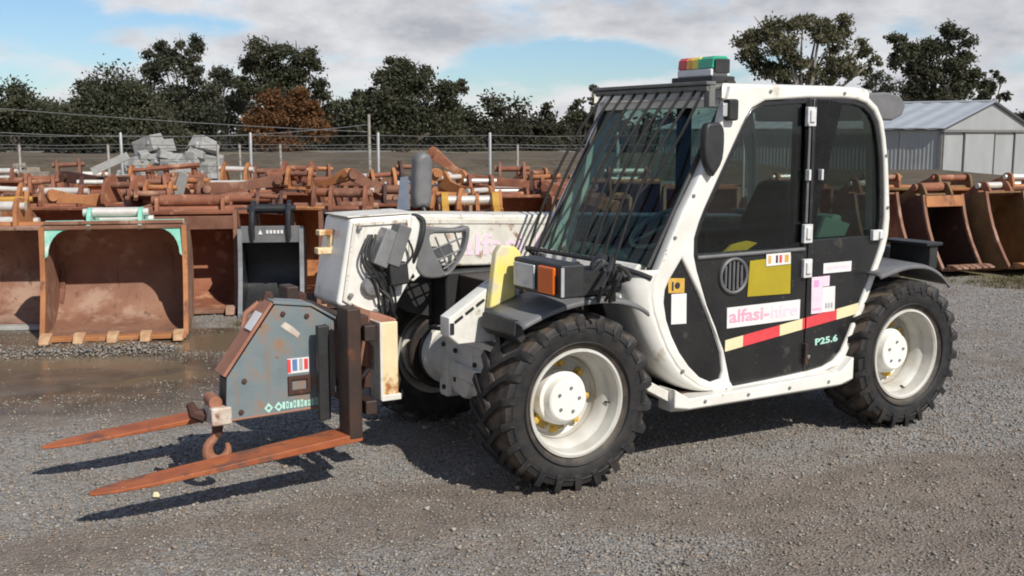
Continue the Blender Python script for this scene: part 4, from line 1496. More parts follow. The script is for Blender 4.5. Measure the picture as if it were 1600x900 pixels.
def make_wheel(loc, rz, spin, first=None):
    if first:
        w = first.copy()
        COL.objects.link(w)
        w.location, w.rotation_euler = loc, (0, spin if rz == 0 else -spin, rz)
        for ch in [c for c in bpy.data.objects if c.parent == first]:
            c = ch.copy()
            COL.objects.link(c)
            c.parent = w
        return w
    # rim: flange, barrel, dished disc (outward is -y)
    m = MB()
    m.lathe([(.262, -.120), (.270, -.128), (.268, -.136), (.256, -.138), (.247, -.128), (.244, -.105), (.240, -.060), (.226, -.045), (.216, -.030), (.212, .02), (.206, .062), (.190, .072),
             (.150, .066), (.125, .058), (.110, .072), (.0, .074)], 64)
    m.lathe([(.262, .12), (.240, .10), (.214, .05), (.208, .02)], 64)
    w = m.build('wheel', 'rim_white', VEH, loc, (0, spin, rz), angle=30)
    obj('tyre', tyre_mesh(), w)
    # hub: drum with a flat cap and small bolts
    h = MB()
    h.lathe([(.140, .07), (.138, .02), (.135, -.004), (.118, -.012), (.112, -.030), (.108, -.050), (.100, -.056), (.0, -.058)], 40)
    h.build('hub', 'hub_white', w, angle=30)
    bm_ = MB().lathe([(.0085, 0), (.0085, -.008), (0, -.009)], 6).mesh('hub_bolt', 'grey_metal')
    for k in range(5):
        a = 2 * pi * k / 5 + .4
        obj('hub_bolt', bm_, w, (.062 * cos(a), -.056, .062 * sin(a)))
    nm = MB().lathe([(.024, .02), (.024, -.004), (.018, -.008), (.018, -.026), (.010, -.03), (.0, -.03)], 6).mesh('wheel_nut', 'nut_yellow')
    pm = MB().prism([(-.018, -.012), (.040, -.022), (.062, 0), (.040, .022), (-.018, .012)], -.016, -.010).mesh('nut_pointer', 'nut_yellow')
    for k in range(8):
        a = 2 * pi * k / 8 + .2
        obj('wheel_nut', nm, w, (.168 * cos(a), .06, .168 * sin(a)))
        if k in (2, 3, 4, 5):
            o = obj('nut_pointer', pm, w, (.168 * cos(a), .06, .168 * sin(a)))
            o.rotation_euler = (0, random.uniform(0, 6.28), 0)
    gm = MB()
    aa = np.linspace(2.7, 5.3, 16)
    gm.loft([[(r * cos(t), .064 if r > .13 else .05, r * sin(t)) for t in aa] for r in (.139, .150, .178 )])
    gm.build('grease_stain', 'grease', w, (0, -.004, 0))
    MB().tube([(.222, -.05, .03), (.232, -.075, .032)], [.006, .004], 6).build('valve', 'rubber_hose', w)
    return w


W0 = make_wheel((0, .155, .430), 0, .3)
make_wheel((2.34, .155, .430), 0, 1.4, W0)
make_wheel((0, 1.66, .430), pi, .8, W0)
make_wheel((2.34, 1.66, .430), pi, 2.1, W0)

# ---- cab side frames
OUT = [(.976, 1.966), (1.264, 1.979), (1.739, 1.971), (1.90, 1.955), (2.00, 1.925), (2.075, 1.875), (2.125, 1.80), (2.155, 1.70), (2.185, 1.55), (2.205, 1.387), (2.22, 1.24), (2.215, 1.14), (2.19, 1.05), (2.092, .832), (1.976, .577),
       (1.91, .455), (1.84, .405), (1.729, .380), (1.604, .368), (1.30, .358), (1.057, .352), (.93, .358), (.811, .404), (.72, .465), (.657, .531), (.595, .62), (.545, .72), (.505, .82), (.488, .90), (.491, .965),
       (.53, 1.04), (.60, 1.18), (.677, 1.331), (.84, 1.60), (.91, 1.76), (.955, 1.90)]
DOOR = [(1.22, 1.896), (1.523, 1.916), (1.80, 1.918), (1.90, 1.912), (1.98, 1.893), (2.045, 1.85), (2.09, 1.79), (2.12, 1.70), (2.146, 1.58), (2.166, 1.388), (2.176, 1.25), (2.168, 1.12), (2.14, 1.04), (2.063, .872), (1.923, .582),
        (1.87, .485), (1.81, .435), (1.73, .408), (1.62, .396), (1.30, .380), (1.057, .372), (1.03, .41), (.981, .583), (.863, .819), (.785, 1.02), (.762, 1.10), (.762, 1.19), (.79, 1.27), (.825, 1.342), (.926, 1.522), (1.029, 1.703), (1.085, 1.80), (1.13, 1.855)]
TRI = [(.682, 1.090), (.80, .90), (.905, .70), (.959, .570), (.975, .47), (.962, .425), (.90, .415), (.82, .452), (.745, .520), (.68, .60), (.625, .695), (.590, .78), (.572, .87), (.578, .935), (.605, .985)]
for y0, y1 in ((.085, .150), (1.19, 1.25)):
    plate('cab_side_frame', OUT, [DOOR, TRI] if y0 < .5 else [DOOR], y0, y1, 'white_paint', VEH, bevel=.013)


def inset(poly, d):
    n = len(poly)
    area = sum(poly[i][0] * poly[(i + 1) % n][1] - poly[(i + 1) % n][0] * poly[i][1] for i in range(n))
    s = 1 if area > 0 else -1
    out = []
    for i in range(n):
        a, b = poly[i - 1], poly[(i + 1) % n]
        tx, tz = b[0] - a[0], b[1] - a[1]
        l = math.hypot(tx, tz) or 1
        out.append((poly[i][0] - tz / l * d * s, poly[i][1] + tx / l * d * s))
    return out


def clip(poly, f):
    """keep the part of the polygon where f(p) >= 0 (f linear)."""
    out = []
    for i in range(len(poly)):
        a, b = poly[i], poly[(i + 1) % len(poly)]
        fa, fb = f(a), f(b)
        if fa >= 0:
            out.append(a)
        if fa * fb < 0:
            t = fa / (fa - fb)
            out.append((a[0] + (b[0] - a[0]) * t, a[1] + (b[1] - a[1]) * t))
    return out


SPL = 1.578


def split_x(p):
    return SPL + (1.38 - p[1]) * .0


D0 = inset(DOOR, .004)
FD = clip(D0, lambda p: SPL - .004 - p[0])
RD = clip(D0, lambda p: p[0] - SPL - .004)
FWo = clip(inset(FD, .026), lambda p: p[1] - 1.105)
RWo = clip(inset(RD, .026), lambda p: p[1] - 1.14)
fd = plate('front_door', FD, [FWo], .096, .134, 'black_paint', VEH, bevel=.006)
rd = plate('rear_door', RD, [RWo], .096, .134, 'black_paint', VEH, bevel=.006)
plate('window', inset(FWo, -.006), [], .112, .117, 'window_glass', fd, bevel=.001)
plate('window', inset(RWo, -.006), [], .112, .117, 'dark_glass', rd, bevel=.001)
FS = inset(DOOR, .0)
far = plate('far_window', clip(FS, lambda p: p[1] - 1.105), [], 1.215, 1.22, 'window_glass', VEH, bevel=.001)
plate('far_panel', clip(FS, lambda p: 1.102 - p[1]), [], 1.205, 1.23, 'black_paint', VEH, bevel=.004)
plate('front_panel', inset(TRI, -.004), [], .104, .128, 'black_paint', VEH, bevel=.004)
# window rail and door seal
MB().tube([(.785, .090, 1.088), (1.545, .090, 1.092)], .010, 8).build('window_rail', 'faded_plastic', fd)
seal = inset(DOOR, .010)
# door furniture
hm = MB().bb(-.032, .032, -.012, .012, -.052, .052).bb(-.018, .018, -.022, 0, -.030, .034).mesh('hinge', 'latch_white')
for x, z in ((1.55, 1.815), (1.556, 1.178), (1.563, .985)):
    obj('hinge', hm, VEH, (x, .084, z), bevel=.004)
lm = MB().bb(-.045, .035, -.014, .012, -.030, .030).bb(.0, .034, -.026, 0, -.022, .022)
lm.build('latch', 'latch_white', VEH, (2.11, .082, 1.145), bevel=.004)
MB().bb(-.008, .008, -.02, .01, -.03, .03).build('door_catch', 'latch_white', VEH, (1.545, .086, 1.50), bevel=.003)
MB().bb(-.008, .008, -.02, .01, -.03, .03).build('door_catch', 'latch_white', VEH, (1.640, .086, 1.50), bevel=.003)
MB().tube([(SPL - .03, .088, 1.80), (SPL - .03, .088, 1.24)], .008, 6).build('door_edge_strip', 'olive_yellow', VEH).active_material = M['guard_grey']
MB().bb(-.012, .012, -.02, .02, -.06, .06).build('lower_latch', 'dark_steel', VEH, (1.575, .088, .50), bevel=.004)
MB().lathe([(.012, 0), (.012, -.02), (0, -.022)], 10).build('latch_button', 'chrome', VEH, (1.588, .086, .485))
# round air vent with slats
v = MB()
v.lathe([(.098, .0), (.098, -.014), (.090, -.020), (.082, -.014), (.082, .0), (.0, .002)], 36)
vent = v.build('air_vent', 'faded_plastic', VEH, (1.035, .096, .978), angle=30)
for k in range(5):
    xx = -.055 + k * .0275
    hh = math.sqrt(.078 ** 2 - xx ** 2)
    MB().box((xx, -.008, 0), (.020, .006, 2 * hh), (('Z'), .5)).build('slat', 'faded_plastic', vent)
# flat signs, labels and tape on the doors


def decal(name, parent, poly, mat, y=.094, t=.003):
    return plate(name, poly, [], y, y - t, mat, parent, bevel=.0004)


decal('yellow_panel', fd, [(1.138, .857), (1.452, .851), (1.448, 1.060), (1.150, 1.050)], 'olive_yellow')
lb = decal('paper_label', VEH, [(1.263, 1.014), (1.443, 1.017), (1.440, 1.086), (1.262, 1.080)], 'print_white', .090)
for i, (a, b, mt) in enumerate([(.015, .035, 'print_gold'), (.070, .085, 'print_dark'), (.095, .115, 'print_red'), (.135, .165, 'print_gold')]):
    decal('print', lb, rect(1.262 + a, 1.262 + b, 1.028, 1.070), mt, .0868, .0006)
sg = decal('hire_sign', VEH, [(1.0, .696), (1.530, .702), (1.530, .812), (.998, .808)], 'print_white')
obj('lettering', text_mesh('lettering', 'alfasi-', .098, 'print_pink', .285, .0006, .0022), sg, (1.014, .0902, .726), (0, -.003, 0))
obj('lettering', text_mesh('lettering', 'hire', .098, 'print_pale_pink', .195, .0006, .0018), sg, (1.315, .0902, .727), (0, -.003, 0))
# red and cream reflective tape, each strip a piece of its own
TA, TB = (.992, .602), (1.995, .725)


def tape(t0, t1, mat, parent):
    def P(t, o):
        return (TA[0] + (TB[0] - TA[0]) * t, TA[1] + (TB[1] - TA[1]) * t + o)
    decal('reflective_tape', parent, [P(t0, -.031), P(t1, -.031), P(t1, .031), P(t0, .031)], mat, .0935, .002)


tape(.0, .125, 'print_cream', fd)
tape(.1255, .390, 'print_red', fd)
tape(.3905, .560, 'print_cream', fd)
tape(.612, .825, 'print_red', rd)
tape(.8255, 1.0, 'print_cream', rd)
tape(.5605, .5800, 'print_red', fd)
tape(.590, .6115, 'print_red', rd)
s1 = decal('inspection_sticker', VEH, [(1.618, .722), (1.700, .722), (1.700, .93), (1.612, .93)], 'print_pale_pink')
decal('print', s1, rect(1.63, 1.668, .872, .912), 'print_magenta', .0908, .0006)
decal('print', s1, rect(1.624, 1.692, .742, .752), 'print_pink', .0908, .0006)
decal('print', s1, rect(1.63, 1.685, .79, .85), 'print_pale_pink', .0908, .0006)
decal('inspection_sticker', rd, [(1.7005, .872), (1.752, .872), (1.752, .931), (1.7005, .931)], 'print_pale_pink')
s2 = decal('inspection_sticker', VEH, [(1.7005, .724), (1.802, .726), (1.799, .868), (1.7005, .868)], 'print_white')
for k in range(3):
    decal('print', s2, rect(1.725 + k * .022, 1.739 + k * .022, .745, .775), 'print_grey', .0908, .0006)
s3 = decal('paper_label', VEH, [(1.70, .945), (1.921, .946), (1.922, 1.004), (1.70, 1.003)], 'print_white')
for k in range(9):
    decal('print', s3, rect(1.725 + k * .020, 1.740 + k * .020, .966, .984), 'print_pale_pink', .0908, .0006)
obj('model_lettering', text_mesh('model_lettering', 'P25.6', .050, 'print_mint', .178, .0006, .0016), rd, (1.662, .0945, .540), (0, -.05, 0))
fp = [o for o in bpy.data.objects if o.name == 'front_panel'][0]
tg = decal('safety_tag', VEH, [(.608, .915), (.712, .908), (.712, .985), (.604, .992)], 'print_gold', .103)
decal('print', tg, circ(.665, .95, .018, 14), 'print_dark', .0998, .0006)
decal('print', tg, rect(.628, .640, .925, .972), 'print_dark', .0998, .0006)
decal('blank_tag', fp, [(.630, .750), (.730, .746), (.727, .905), (.628, .908)], 'print_white', .103)

# ---- cab front quarter: the side turns round to the front, then a wall under the windscreen
edge_ = [(.53, 1.04), (.491, .965), (.488, .90), (.505, .82), (.545, .72), (.595, .62), (.657, .531), (.72, .465), (.811, .404), (.90, .372)]
edge_ = smooth_poly(edge_, 3, closed=False)
rows = []
for a in [0, .3, .6, .9, 1.2, pi / 2]:
    rows.append([(x + .012 - .10 * sin(a), .092 + .10 * (1 - cos(a)), z) for x, z in edge_])
rows.append([(x - .088, .40, z) for x, z in edge_])
MB().loft(rows).build('front_quarter_panel', 'white_paint', VEH, angle=60, solid=.006)
MB().prism([(.36, .86), (.50, .86), (.56, 1.045), (.50, 1.06), (.44, 1.0)], .21, 1.19).build('scuttle_panel', 'grey_white_steel', VEH, bevel=.012)
MB().bb(.42, .60, .40, 1.19, .45, .86).build('front_bulkhead', 'dark_steel', VEH)

# ---- sill step
m = MB()
m.loft([[(.60, .02, .425), (.60, .02, .330), (.60, .06, .300), (.60, .16, .300), (.60, .16, .425)], [(.70, .02, .365), (.70, .02, .310), (.70, .06, .292), (.70, .16, .292), (.70, .16, .36)],
        [(1.80, .02, .385), (1.80, .02, .310), (1.80, .06, .290), (1.80, .16, .290), (1.80, .16, .385)], [(1.90, .02, .46), (1.90, .02, .335), (1.90, .06, .300), (1.90, .16, .300), (1.90, .16, .46)]], closed_u=True, caps=True)
m.build('sill_step', 'white_paint', VEH, bevel=.008)
MB().bb(.62, 1.88, .14, 1.2, .33, .37).build('cab_floor', 'dark_steel', VEH)
MB().box((.56, .12, .40), (.20, .10, .05), (('Y'), .5)).build('step_bracket', 'old_white_paint', VEH, bevel=.006)

# bolts along the pillar and step, door handle recess
bolt_m = MB().lathe([(.010, .003), (.010, -.005), (0, -.007)], 6).mesh('bolt', 'grey_metal')
for bx, bz in ((.63, 1.20), (.745, 1.41), (.86, 1.62), (2.19, 1.30), (2.16, 1.60), (1.25, 1.945), (1.80, 1.945), (.70, .50), (1.0, .365)):
    obj('bolt', bolt_m, VEH, (bx, .084, bz))
for bx in (.80, 1.10, 1.40, 1.70):
    obj('bolt', bolt_m, VEH, (bx, .019, .34))

# ---- roof
RO = [(1.00, .12), (1.70, .105), (1.95, .115), (2.07, .17), (2.10, .26), (2.10, 1.08), (2.06, 1.18), (1.95, 1.225), (1.0, 1.225), (.97, 1.15), (.965, .2)]
rm = MB()
ro = smooth_poly(RO, 3)
cx, cy = 1.52, .67
rows = [[(x, y, 1.905) for x, y in ro], [(x, y, 1.955) for x, y in ro]]
for k, dz in ((.985, 1.972), (.95, 1.983), (.80, 1.990), (.4, 1.995)):
    rows.append([(cx + (x - cx) * k, cy + (y - cy) * k, dz) for x, y in ro])
rm.loft(rows, closed_u=True, caps=True).build('roof', 'white_paint', VEH, angle=50)
MB().bb(1.05, 1.11, .20, .30, 1.985, 2.0).build('roof_hatch_clip', 'dark_steel', VEH)
# rear wall of the cab with its window
MB().bb(2.08, 2.13, .15, 1.19, .45, 1.12).build('rear_wall', 'interior_black', VEH)
MB().prism([(2.15, 1.12), (2.12, 1.66), (2.06, 1.86), (2.066, 1.86), (2.126, 1.66), (2.156, 1.12)], .15, 1.19).build('rear_window', 'window_glass', VEH, smooth=False)
for y0, y1 in ((.15, .20), (1.13, 1.19)):
    MB().prism([(2.14, 1.12), (2.11, 1.66), (2.05, 1.90), (2.09, 1.90), (2.15, 1.66), (2.18, 1.12)], y0, y1).build('rear_pillar', 'white_paint', VEH, bevel=.01)

# ---- windscreen
WS0, WS1 = (.515, 1.045), (.985, 1.885)


def wsp(t, y, off=0):
    x, z = WS0[0] + (WS1[0] - WS0[0]) * t, WS0[1] + (WS1[1] - WS0[1]) * t
    l = math.hypot(WS1[0] - WS0[0], WS1[1] - WS0[1])
    return (x - off * (WS1[1] - WS0[1]) / l, y, z + off * (WS1[0] - WS0[0]) / l)


rows = []
for t in np.linspace(0, 1, 7):
    rows.append([wsp(t, y, .02 * (1 - ((y - .67) / .53) ** 2)) for y in np.linspace(.155, 1.185, 9)])
MB().loft(rows).build('windscreen', 'windscreen_glass', VEH, angle=60)
MB().tube([wsp(0, .15, .004), wsp(1, .15, .004)], .014, 6).build('windscreen_seal', 'rubber_hose', VEH)
MB().tube([wsp(0, 1.19, .004), wsp(1, 1.19, .004)], .014, 6).build('windscreen_seal', 'rubber_hose', VEH)
MB().bb(.95, 1.0, .15, 1.19, 1.86, 1.91).build('windscreen_header', 'white_paint', VEH, bevel=.008)

# ---- barred guard in front of the windscreen
G0, G1 = (.345, 1.075), (.86, 1.955)


def gp(t, y, off=0.0):
    b = .055 * sin(pi * min(t, 1.0)) + off
    x, z = G0[0] + (G1[0] - G0[0]) * t, G0[1] + (G1[1] - G0[1]) * t
    return (x - b * .86, y, z + b * .5)


gd = MB().tube([gp(1, .12), gp(1, 1.12)], .017, 8).tube([(.86, .14, 1.955), (1.0, .15, 1.97)], .015, 8).tube([(.86, 1.11, 1.955), (1.0, 1.13, 1.97)], .015, 8)
gd.build('windscreen_guard', 'guard_grey', VEH)
gobj = [o for o in bpy.data.objects if o.name == 'windscreen_guard'][0]
MB().bb(.835, .90, .11, 1.13, 1.972, 1.990).build('guard_visor', 'guard_grey', gobj, bevel=.004)
MB().bb(.86, .90, .115, .16, 1.86, 1.975).build('guard_bracket', 'guard_grey', gobj, bevel=.004)
for k in range(9):
    y = .215 + k * .104
    MB().tube([gp(t, y) for t in np.linspace(1, 0, 12)], .0078, 6).build('guard_bar', 'bar_black', gobj)
MB().tube([gp(0, 1.07), gp(0, .5), gp(0, .30), (.37, .22, 1.055), (.45, .12, 1.02), (.49, .088, 1.0)], .013, 8).build('guard_lower_rail', 'black_plastic', gobj)
MB().tube([gp(0, 1.07), (.39, 1.06, 1.04), (.45, 1.06, 1.02)], .015, 8).build('guard_foot', 'black_plastic', gobj)
MB().tube([(.86, .16, 1.95), (.75, .20, 1.72), (.66, .30, 1.50), (.58, .34, 1.40)], .008, 6).build('wiper_arm', 'black_plastic', VEH)
# mirror folded against the near pillar, marker lamp above it
mm = smooth_poly([(.0, .10), (.045, .125), (.10, .12), (.125, .07), (.118, -.06), (.07, -.135), (.05, -.14), (.0, -.06)], 3)
plate('near_mirror', mm, [], -.025, .025, 'black_plastic', VEH, bevel=.015, loc=(.78, .062, 1.655))
MB().bb(-.032, .032, -.03, .03, -.055, .055).build('marker_lamp', 'black_plastic', VEH, (.965, .07, 1.845), bevel=.012)
MB().bb(-.02, .02, -.012, 0, -.035, .035).build('marker_lens', 'lens_clear', VEH, (.925, .07, 1.845), bevel=.006)
# coloured light bar on the roof
lbx = empty('light_bar', (1.03, .385, 1.99))
lbx.parent = VEH
lbx.scale = (1, .84, 1)
MB().bb(-.07, .09, -.20, .20, .0, .035).build('base', 'black_plastic', lbx, bevel=.006)
MB().bb(-.055, .075, -.17, .165, .035, .075).build('reflector', 'print_white', lbx, bevel=.008)
ys = [(.165, .085, 'lens_red'), (.083, .030, 'lens_amber'), (.028, -.035, 'lens_yellow'), (-.050, -.176, 'lens_green')]
for a, b, mt in ys:
    m = MB()
    m.loft([[(-.052, y, .076), (-.046, y, .125), (-.030, y, .140), (.045, y, .140), (.062, y, .125), (.070, y, .076)] for y in (a, b)], closed_u=True, caps=True)
    m.build('lens', mt, lbx, bevel=.005)
MB().bb(-.05, .07, -.053, -.037, .075, .128).build('divider', 'lens_green', lbx)
MB().bb(-.04, .06, -.192, -.178, .05, .125).build('end_cap', 'black_plastic', lbx, bevel=.006)

# ---- cab interior
st = MB()
st.loft([[(1.30, .42, .72), (1.30, .95, .72), (1.30, .95, .86), (1.30, .42, .86)], [(1.80, .42, .70), (1.80, .95, .70), (1.80, .95, .84), (1.80, .42, .84)]], closed_u=True, caps=True)
seat = st.build('seat', 'seat_fabric', VEH, bevel=.04)
MB().loft([[(1.74, .44, .82), (1.74, .93, .82), (1.90, .93, .80), (1.90, .44, .80)], [(1.80, .46, 1.20), (1.80, .91, 1.20), (1.94, .91, 1.20), (1.94, .46, 1.20)], [(1.86, .55, 1.44), (1.86, .82, 1.44), (1.95, .82, 1.44), (1.95, .55, 1.44)]], closed_u=True, caps=True).build('backrest', 'seat_fabric', seat, bevel=.04)
MB().bb(1.35, 1.9, .48, .90, .37, .72).build('seat_base', 'interior_black', seat)
MB().prism([(.62, .40), (.95, .40), (.86, .95), (.74, 1.10), (.60, 1.06)], .34, 1.14).build('dashboard', 'interior_grey', VEH, bevel=.03)
sw = MB()
c, R = Vector((.88, .50, 1.21)), Matrix.Rotation(-.55, 3, 'Y')
sw.tube([c + R @ Vector((.19 * cos(t), .19 * sin(t), 0)) for t in np.linspace(0, 2 * pi, 33)], .014, 8)
for t in (.5, 2.6, 4.7):
    sw.tube([c, c + R @ Vector((.19 * cos(t), .19 * sin(t), 0))], .011, 6)
sw.tube([c, c + R @ Vector((0, 0, -.25))], .03, 8)
sw.build('steering_wheel', 'grey_metal', VEH)
MB().bb(1.0, 1.45, 1.0, 1.17, .40, .98).build('side_console', 'interior_grey', VEH, bevel=.03)
lev = MB()
for x, y in ((1.12, 1.06), (1.24, 1.08), (1.36, 1.06)):
    lev.tube([(x, y, .97), (x - .03, y, 1.12)], .008, 6).tube([(x - .03, y, 1.12), (x - .035, y, 1.16)], [.018, .014], 8)
lev.build('control_levers', 'interior_black', VEH)
MB().prism([(1.14, 1.06), (1.30, 1.07), (1.40, 1.115), (1.33, 1.13), (1.22, 1.115)], .30, .33).build('document_wallet', 'yellow_paint', VEH, bevel=.004)
MB().bb(1.98, 2.06, .3, .5, 1.13, 1.25).build('spray_bottle', 'print_mint', VEH, bevel=.02)
MB().prism([(1.80, 1.13), (2.02, 1.13), (2.06, 1.20), (1.86, 1.25)], .24, .27).build('folder', 'print_mint', VEH, bevel=.004)
MB().bb(1.5, 1.58, 1.12, 1.17, 1.0, 1.9).build('far_centre_pillar', 'interior_black', VEH)
MB().bb(1.52, 1.57, .15, .19, 1.1, 1.9).build('near_centre_pillar', 'interior_black', VEH)
MB().bb(1.0, 2.02, .16, 1.18, 1.885, 1.90).build('headlining', 'interior_grey', VEH)

# ---- fenders
fs = smooth_poly([(-.325, .845), (-.22, .885), (-.10, .918), (.05, .938), (.20, .930), (.31, .902), (.37, .875), (.405, .85)], 3, closed=False)
rows = []
for y, dz, k in ((-.004, -.022, 0), (.004, -.006, 0), (.03, .0, 0), (.20, .012, 0), (.36, .012, 0)):
    rows.append([(x, y, z + dz) for x, z in fs])
MB().loft(rows).build('front_fender', 'faded_plastic', VEH, angle=50, solid=.012)
MB().prism([(-.335, .86), (-.30, .86), (-.27, .77), (-.30, .745), (-.345, .79)], .05, .37).build('fender_bracket', 'black_plastic', VEH, bevel=.01)
fr_ = [(x + 2.34, z) for x, z in smooth_poly([(-.28, .92), (-.12, .955), (.0, .965), (.13, .95), (.24, .90), (.32, .83)], 3, closed=False)]
rows = []
for y, dz in ((-.004, -.022), (.004, -.006), (.03, .0), (.36, .012)):
    rows.append([(x, y, z + dz) for x, z in fr_])
MB().loft(rows).build('rear_fender', 'faded_plastic', VEH, angle=50, solid=.012)
ff = [(x, z + .02) for x, z in fs]
for dx in (0, 2.34):
    rows = []
    for y in (1.44, 1.60, 1.80, 1.81):
        rows.append([(x + dx, y, z - (.03 if y > 1.805 else 0)) for x, z in ff])
    MB().loft(rows).build('far_fender', 'black_plastic', VEH, angle=50, solid=.012)

# ---- headlamp cluster on the near fender
hl = empty('headlamp', (-.20, .0, 1.06))
hl.parent = VEH
MB().bb(.0, .13, -.135, .295, -.085, .072).build('housing', 'black_plastic', hl, bevel=.012)
MB().bb(-.014, .0, .085, .275, -.065, .052).build('lens', 'lens_clear', hl, bevel=.008)
MB().bb(-.018, .0, -.095, .045, -.072, .058).build('indicator', 'lens_orange', hl, bevel=.010)
MB().bb(-.004, .014, -.142, -.136, -.075, .06).build('indicator_edge', 'print_grey', hl, bevel=.002)
hz = MB()
for k in range(9):
    y0 = -.05 + random.uniform(-.08, .30)
    pts = [(-.02 + random.uniform(0, .2), y0, .94), (.02 + random.uniform(0, .2), y0 + random.uniform(-.08, .08), 1.02 + random.uniform(0, .1)), (.16 + random.uniform(0, .2), y0 + random.uniform(0, .15), 1.05 + random.uniform(-.05, .08)), (.34, .25 + random.uniform(0, .3), .98)]
    hz.tube(smooth_poly(pts, 4, closed=False), random.choice((.008, .011, .014)), 6)
hz.bb(.02, .26, .03, .30, .955, 1.06)
hz.build('hoses', 'rubber_hose', VEH)
wl = MB().lathe([(.0, .05), (.045, .04), (.056, -.02), (.05, -.035), (0, -.03)], 20)
wl.build('round_lamp', 'black_plastic', VEH, (.20, .12, 1.085), (.3, .3, -.6))
MB().lathe([(.046, -.036), (.03, -.042), (0, -.044)], 20).build('round_lens', 'chrome', VEH, (.20, .12, 1.085), (.3, .3, -.6))
# yellow upright beside the lamp
MB().prism([(-.303, .868), (-.157, .918), (-.142, 1.03), (-.118, 1.06), (-.120, 1.14), (-.155, 1.172), (-.235, 1.188), (-.264, 1.15)], .345, .40).build('yellow_upright', 'pale_yellow_paint', VEH, bevel=.014)

# ---- chassis and front axle
plate('chassis_plate', [(-.50, .835), (-.235, 1.0), (-.10, 1.0), (-.10, .70), (-.45, .70), (-.50, .745)], [], .40, .50, 'grey_white_steel', VEH, bevel=.008)
for (x, z, r) in [(-.46, .845, .56), (-.40, .882, .56), (-.34, .918, .56), (-.28, .955, .56)]:
    MB().box((x + .012, .397, z - .018), (.050, .008, .012), (('Y'), -r)).build('slot', 'interior_black', VEH)
MB().bb(-.495, -.475, .394, .40, .755, .81).build('slot', 'interior_black', VEH)
m = MB()
m.loft([[(-.17, y, .300), (-.20, y, .36), (-.20, y, .60), (-.16, y, .66), (.15, y, .66), (.18, y, .6), (.18, y, .36), (.14, y, .30)] for y in (.40, 1.02)], closed_u=True, caps=True)
m.build('axle_housing', 'grey_white_steel', VEH, bevel=.015)
MB().bb(-.215, -.19, .36, .98, .615, .655).build('axle_flange', 'grey_white_steel', VEH, bevel=.005)
MB().bb(-.22, -.19, .98, 1.03, .29, .64).build('axle_flange', 'grey_white_steel', VEH, bevel=.005)
bolt = MB().lathe([(.014, 0), (.014, -.012), (0, -.014)], 6).mesh('axle_bolt', 'dark_steel')
for y, z in ((.46, .40), (.46, .56), (.68, .34), (.90, .56), (.90, .40), (.68, .52), (1.005, .34), (1.005, .58)):
    obj('axle_bolt', bolt, VEH, (-.205 if y < .98 else -.222, y, z), (0, 0, -pi / 2))
MB().lathe([(.0, -.0), (.13, .0), (.155, .03), (.170, .10), (.170, .22), (.185, .24), (.185, .28)], 32).build('axle_knuckle', 'grey_white_steel', VEH, (-.03, 1.03, .46))
MB().lathe([(.0, 0), (.215, .0), (.225, .01), (.225, .03)], 40).build('brake_disc', 'dark_steel', VEH, (-.02, 1.40, .45))
MB().bb(-.235, -.20, .44, .92, .42, .50).build('axle_web', 'grey_white_steel', VEH, bevel=.012)
MB().lathe([(.0, -.02), (.075, -.015), (.085, .0), (.085, .02)], 24).build('drain_cover', 'grey_white_steel', VEH, (-.205, .80, .40), (0, 0, -pi / 2))
MB().tube([(-.20, .45, .66), (-.22, .70, .69), (-.20, 1.0, .66), (-.16, 1.3, .62)], .013, 8).build('brake_hose', 'rubber_hose', VEH)
m = MB()
m.loft([[(-.18 + .03 * abs(t), 1.05 + .09 * t, .60 + .08 * cos(t * 1.3)), (-.03, 1.05 + .09 * t, .64 + .08 * cos(t * 1.3)), (.1, 1.05 + .09 * t, .60), (.1, 1.05 + .09 * t, .5), (-.18, 1.05 + .09 * t, .5)] for t in np.linspace(-1, 1, 7)], closed_u=True, caps=True)
m.build('brake_housing', 'old_white_paint', VEH, bevel=.012)
MB().bb(-.18, -.05, 1.06, 1.16, .26, .36).build('knuckle_foot', 'grey_white_steel', VEH, bevel=.015)
MB().lathe([(.195, 0), (.195, .04), (.15, .05)], 32).build('knuckle_boot', 'rubber_hose', VEH, (-.02, 1.31, .46))
MB().bb(-.05, 2.4, .42, .95, .40, .62).build('chassis_rail', 'dark_steel', VEH, bevel=.01)
MB().bb(-.02, .40, .50, 1.22, .62, .93).build('front_frame', 'dark_steel', VEH, bevel=.01)
MB().bb(.05, 2.3, 1.25, 1.44, .50, .90).build('engine_cover', 'black_plastic', VEH, bevel=.02)
MB().bb(-.10, .40, 1.22, 1.44, .62, .95).build('engine_front', 'black_plastic', VEH, bevel=.02)
MB().bb(2.20, 2.75, .42, 1.38, .45, 1.02).build('rear_body', 'dark_steel', VEH, bevel=.03)
m = MB().cyl((2.34, .3, .43), (2.34, 1.5, .43), .09, 16).box((2.34, .9, .43), (.26, .35, .28))
m.build('rear_axle', 'dark_steel', VEH, bevel=.01)
MB().cyl((0, .25, .43), (0, .42, .43), .13, 20).build('axle_end', 'grey_white_steel', VEH)
MB().bb(2.55, 2.62, .06, .36, .92, 1.06).bb(2.50, 2.64, .04, .40, 1.06, 1.08).build('rear_lamp_bracket', 'black_plastic', VEH, bevel=.006)
MB().loft([[(2.08, y, 1.80), (2.36, y, 1.80), (2.44, y, 1.83), (2.47, y, 1.89), (2.42, y, 1.945), (2.30, y, 1.965), (2.08, y, 1.955)] for y in (.22, 1.1)], closed_u=True, caps=True).build('rear_roof_pod', 'faded_plastic', VEH, bevel=.015)

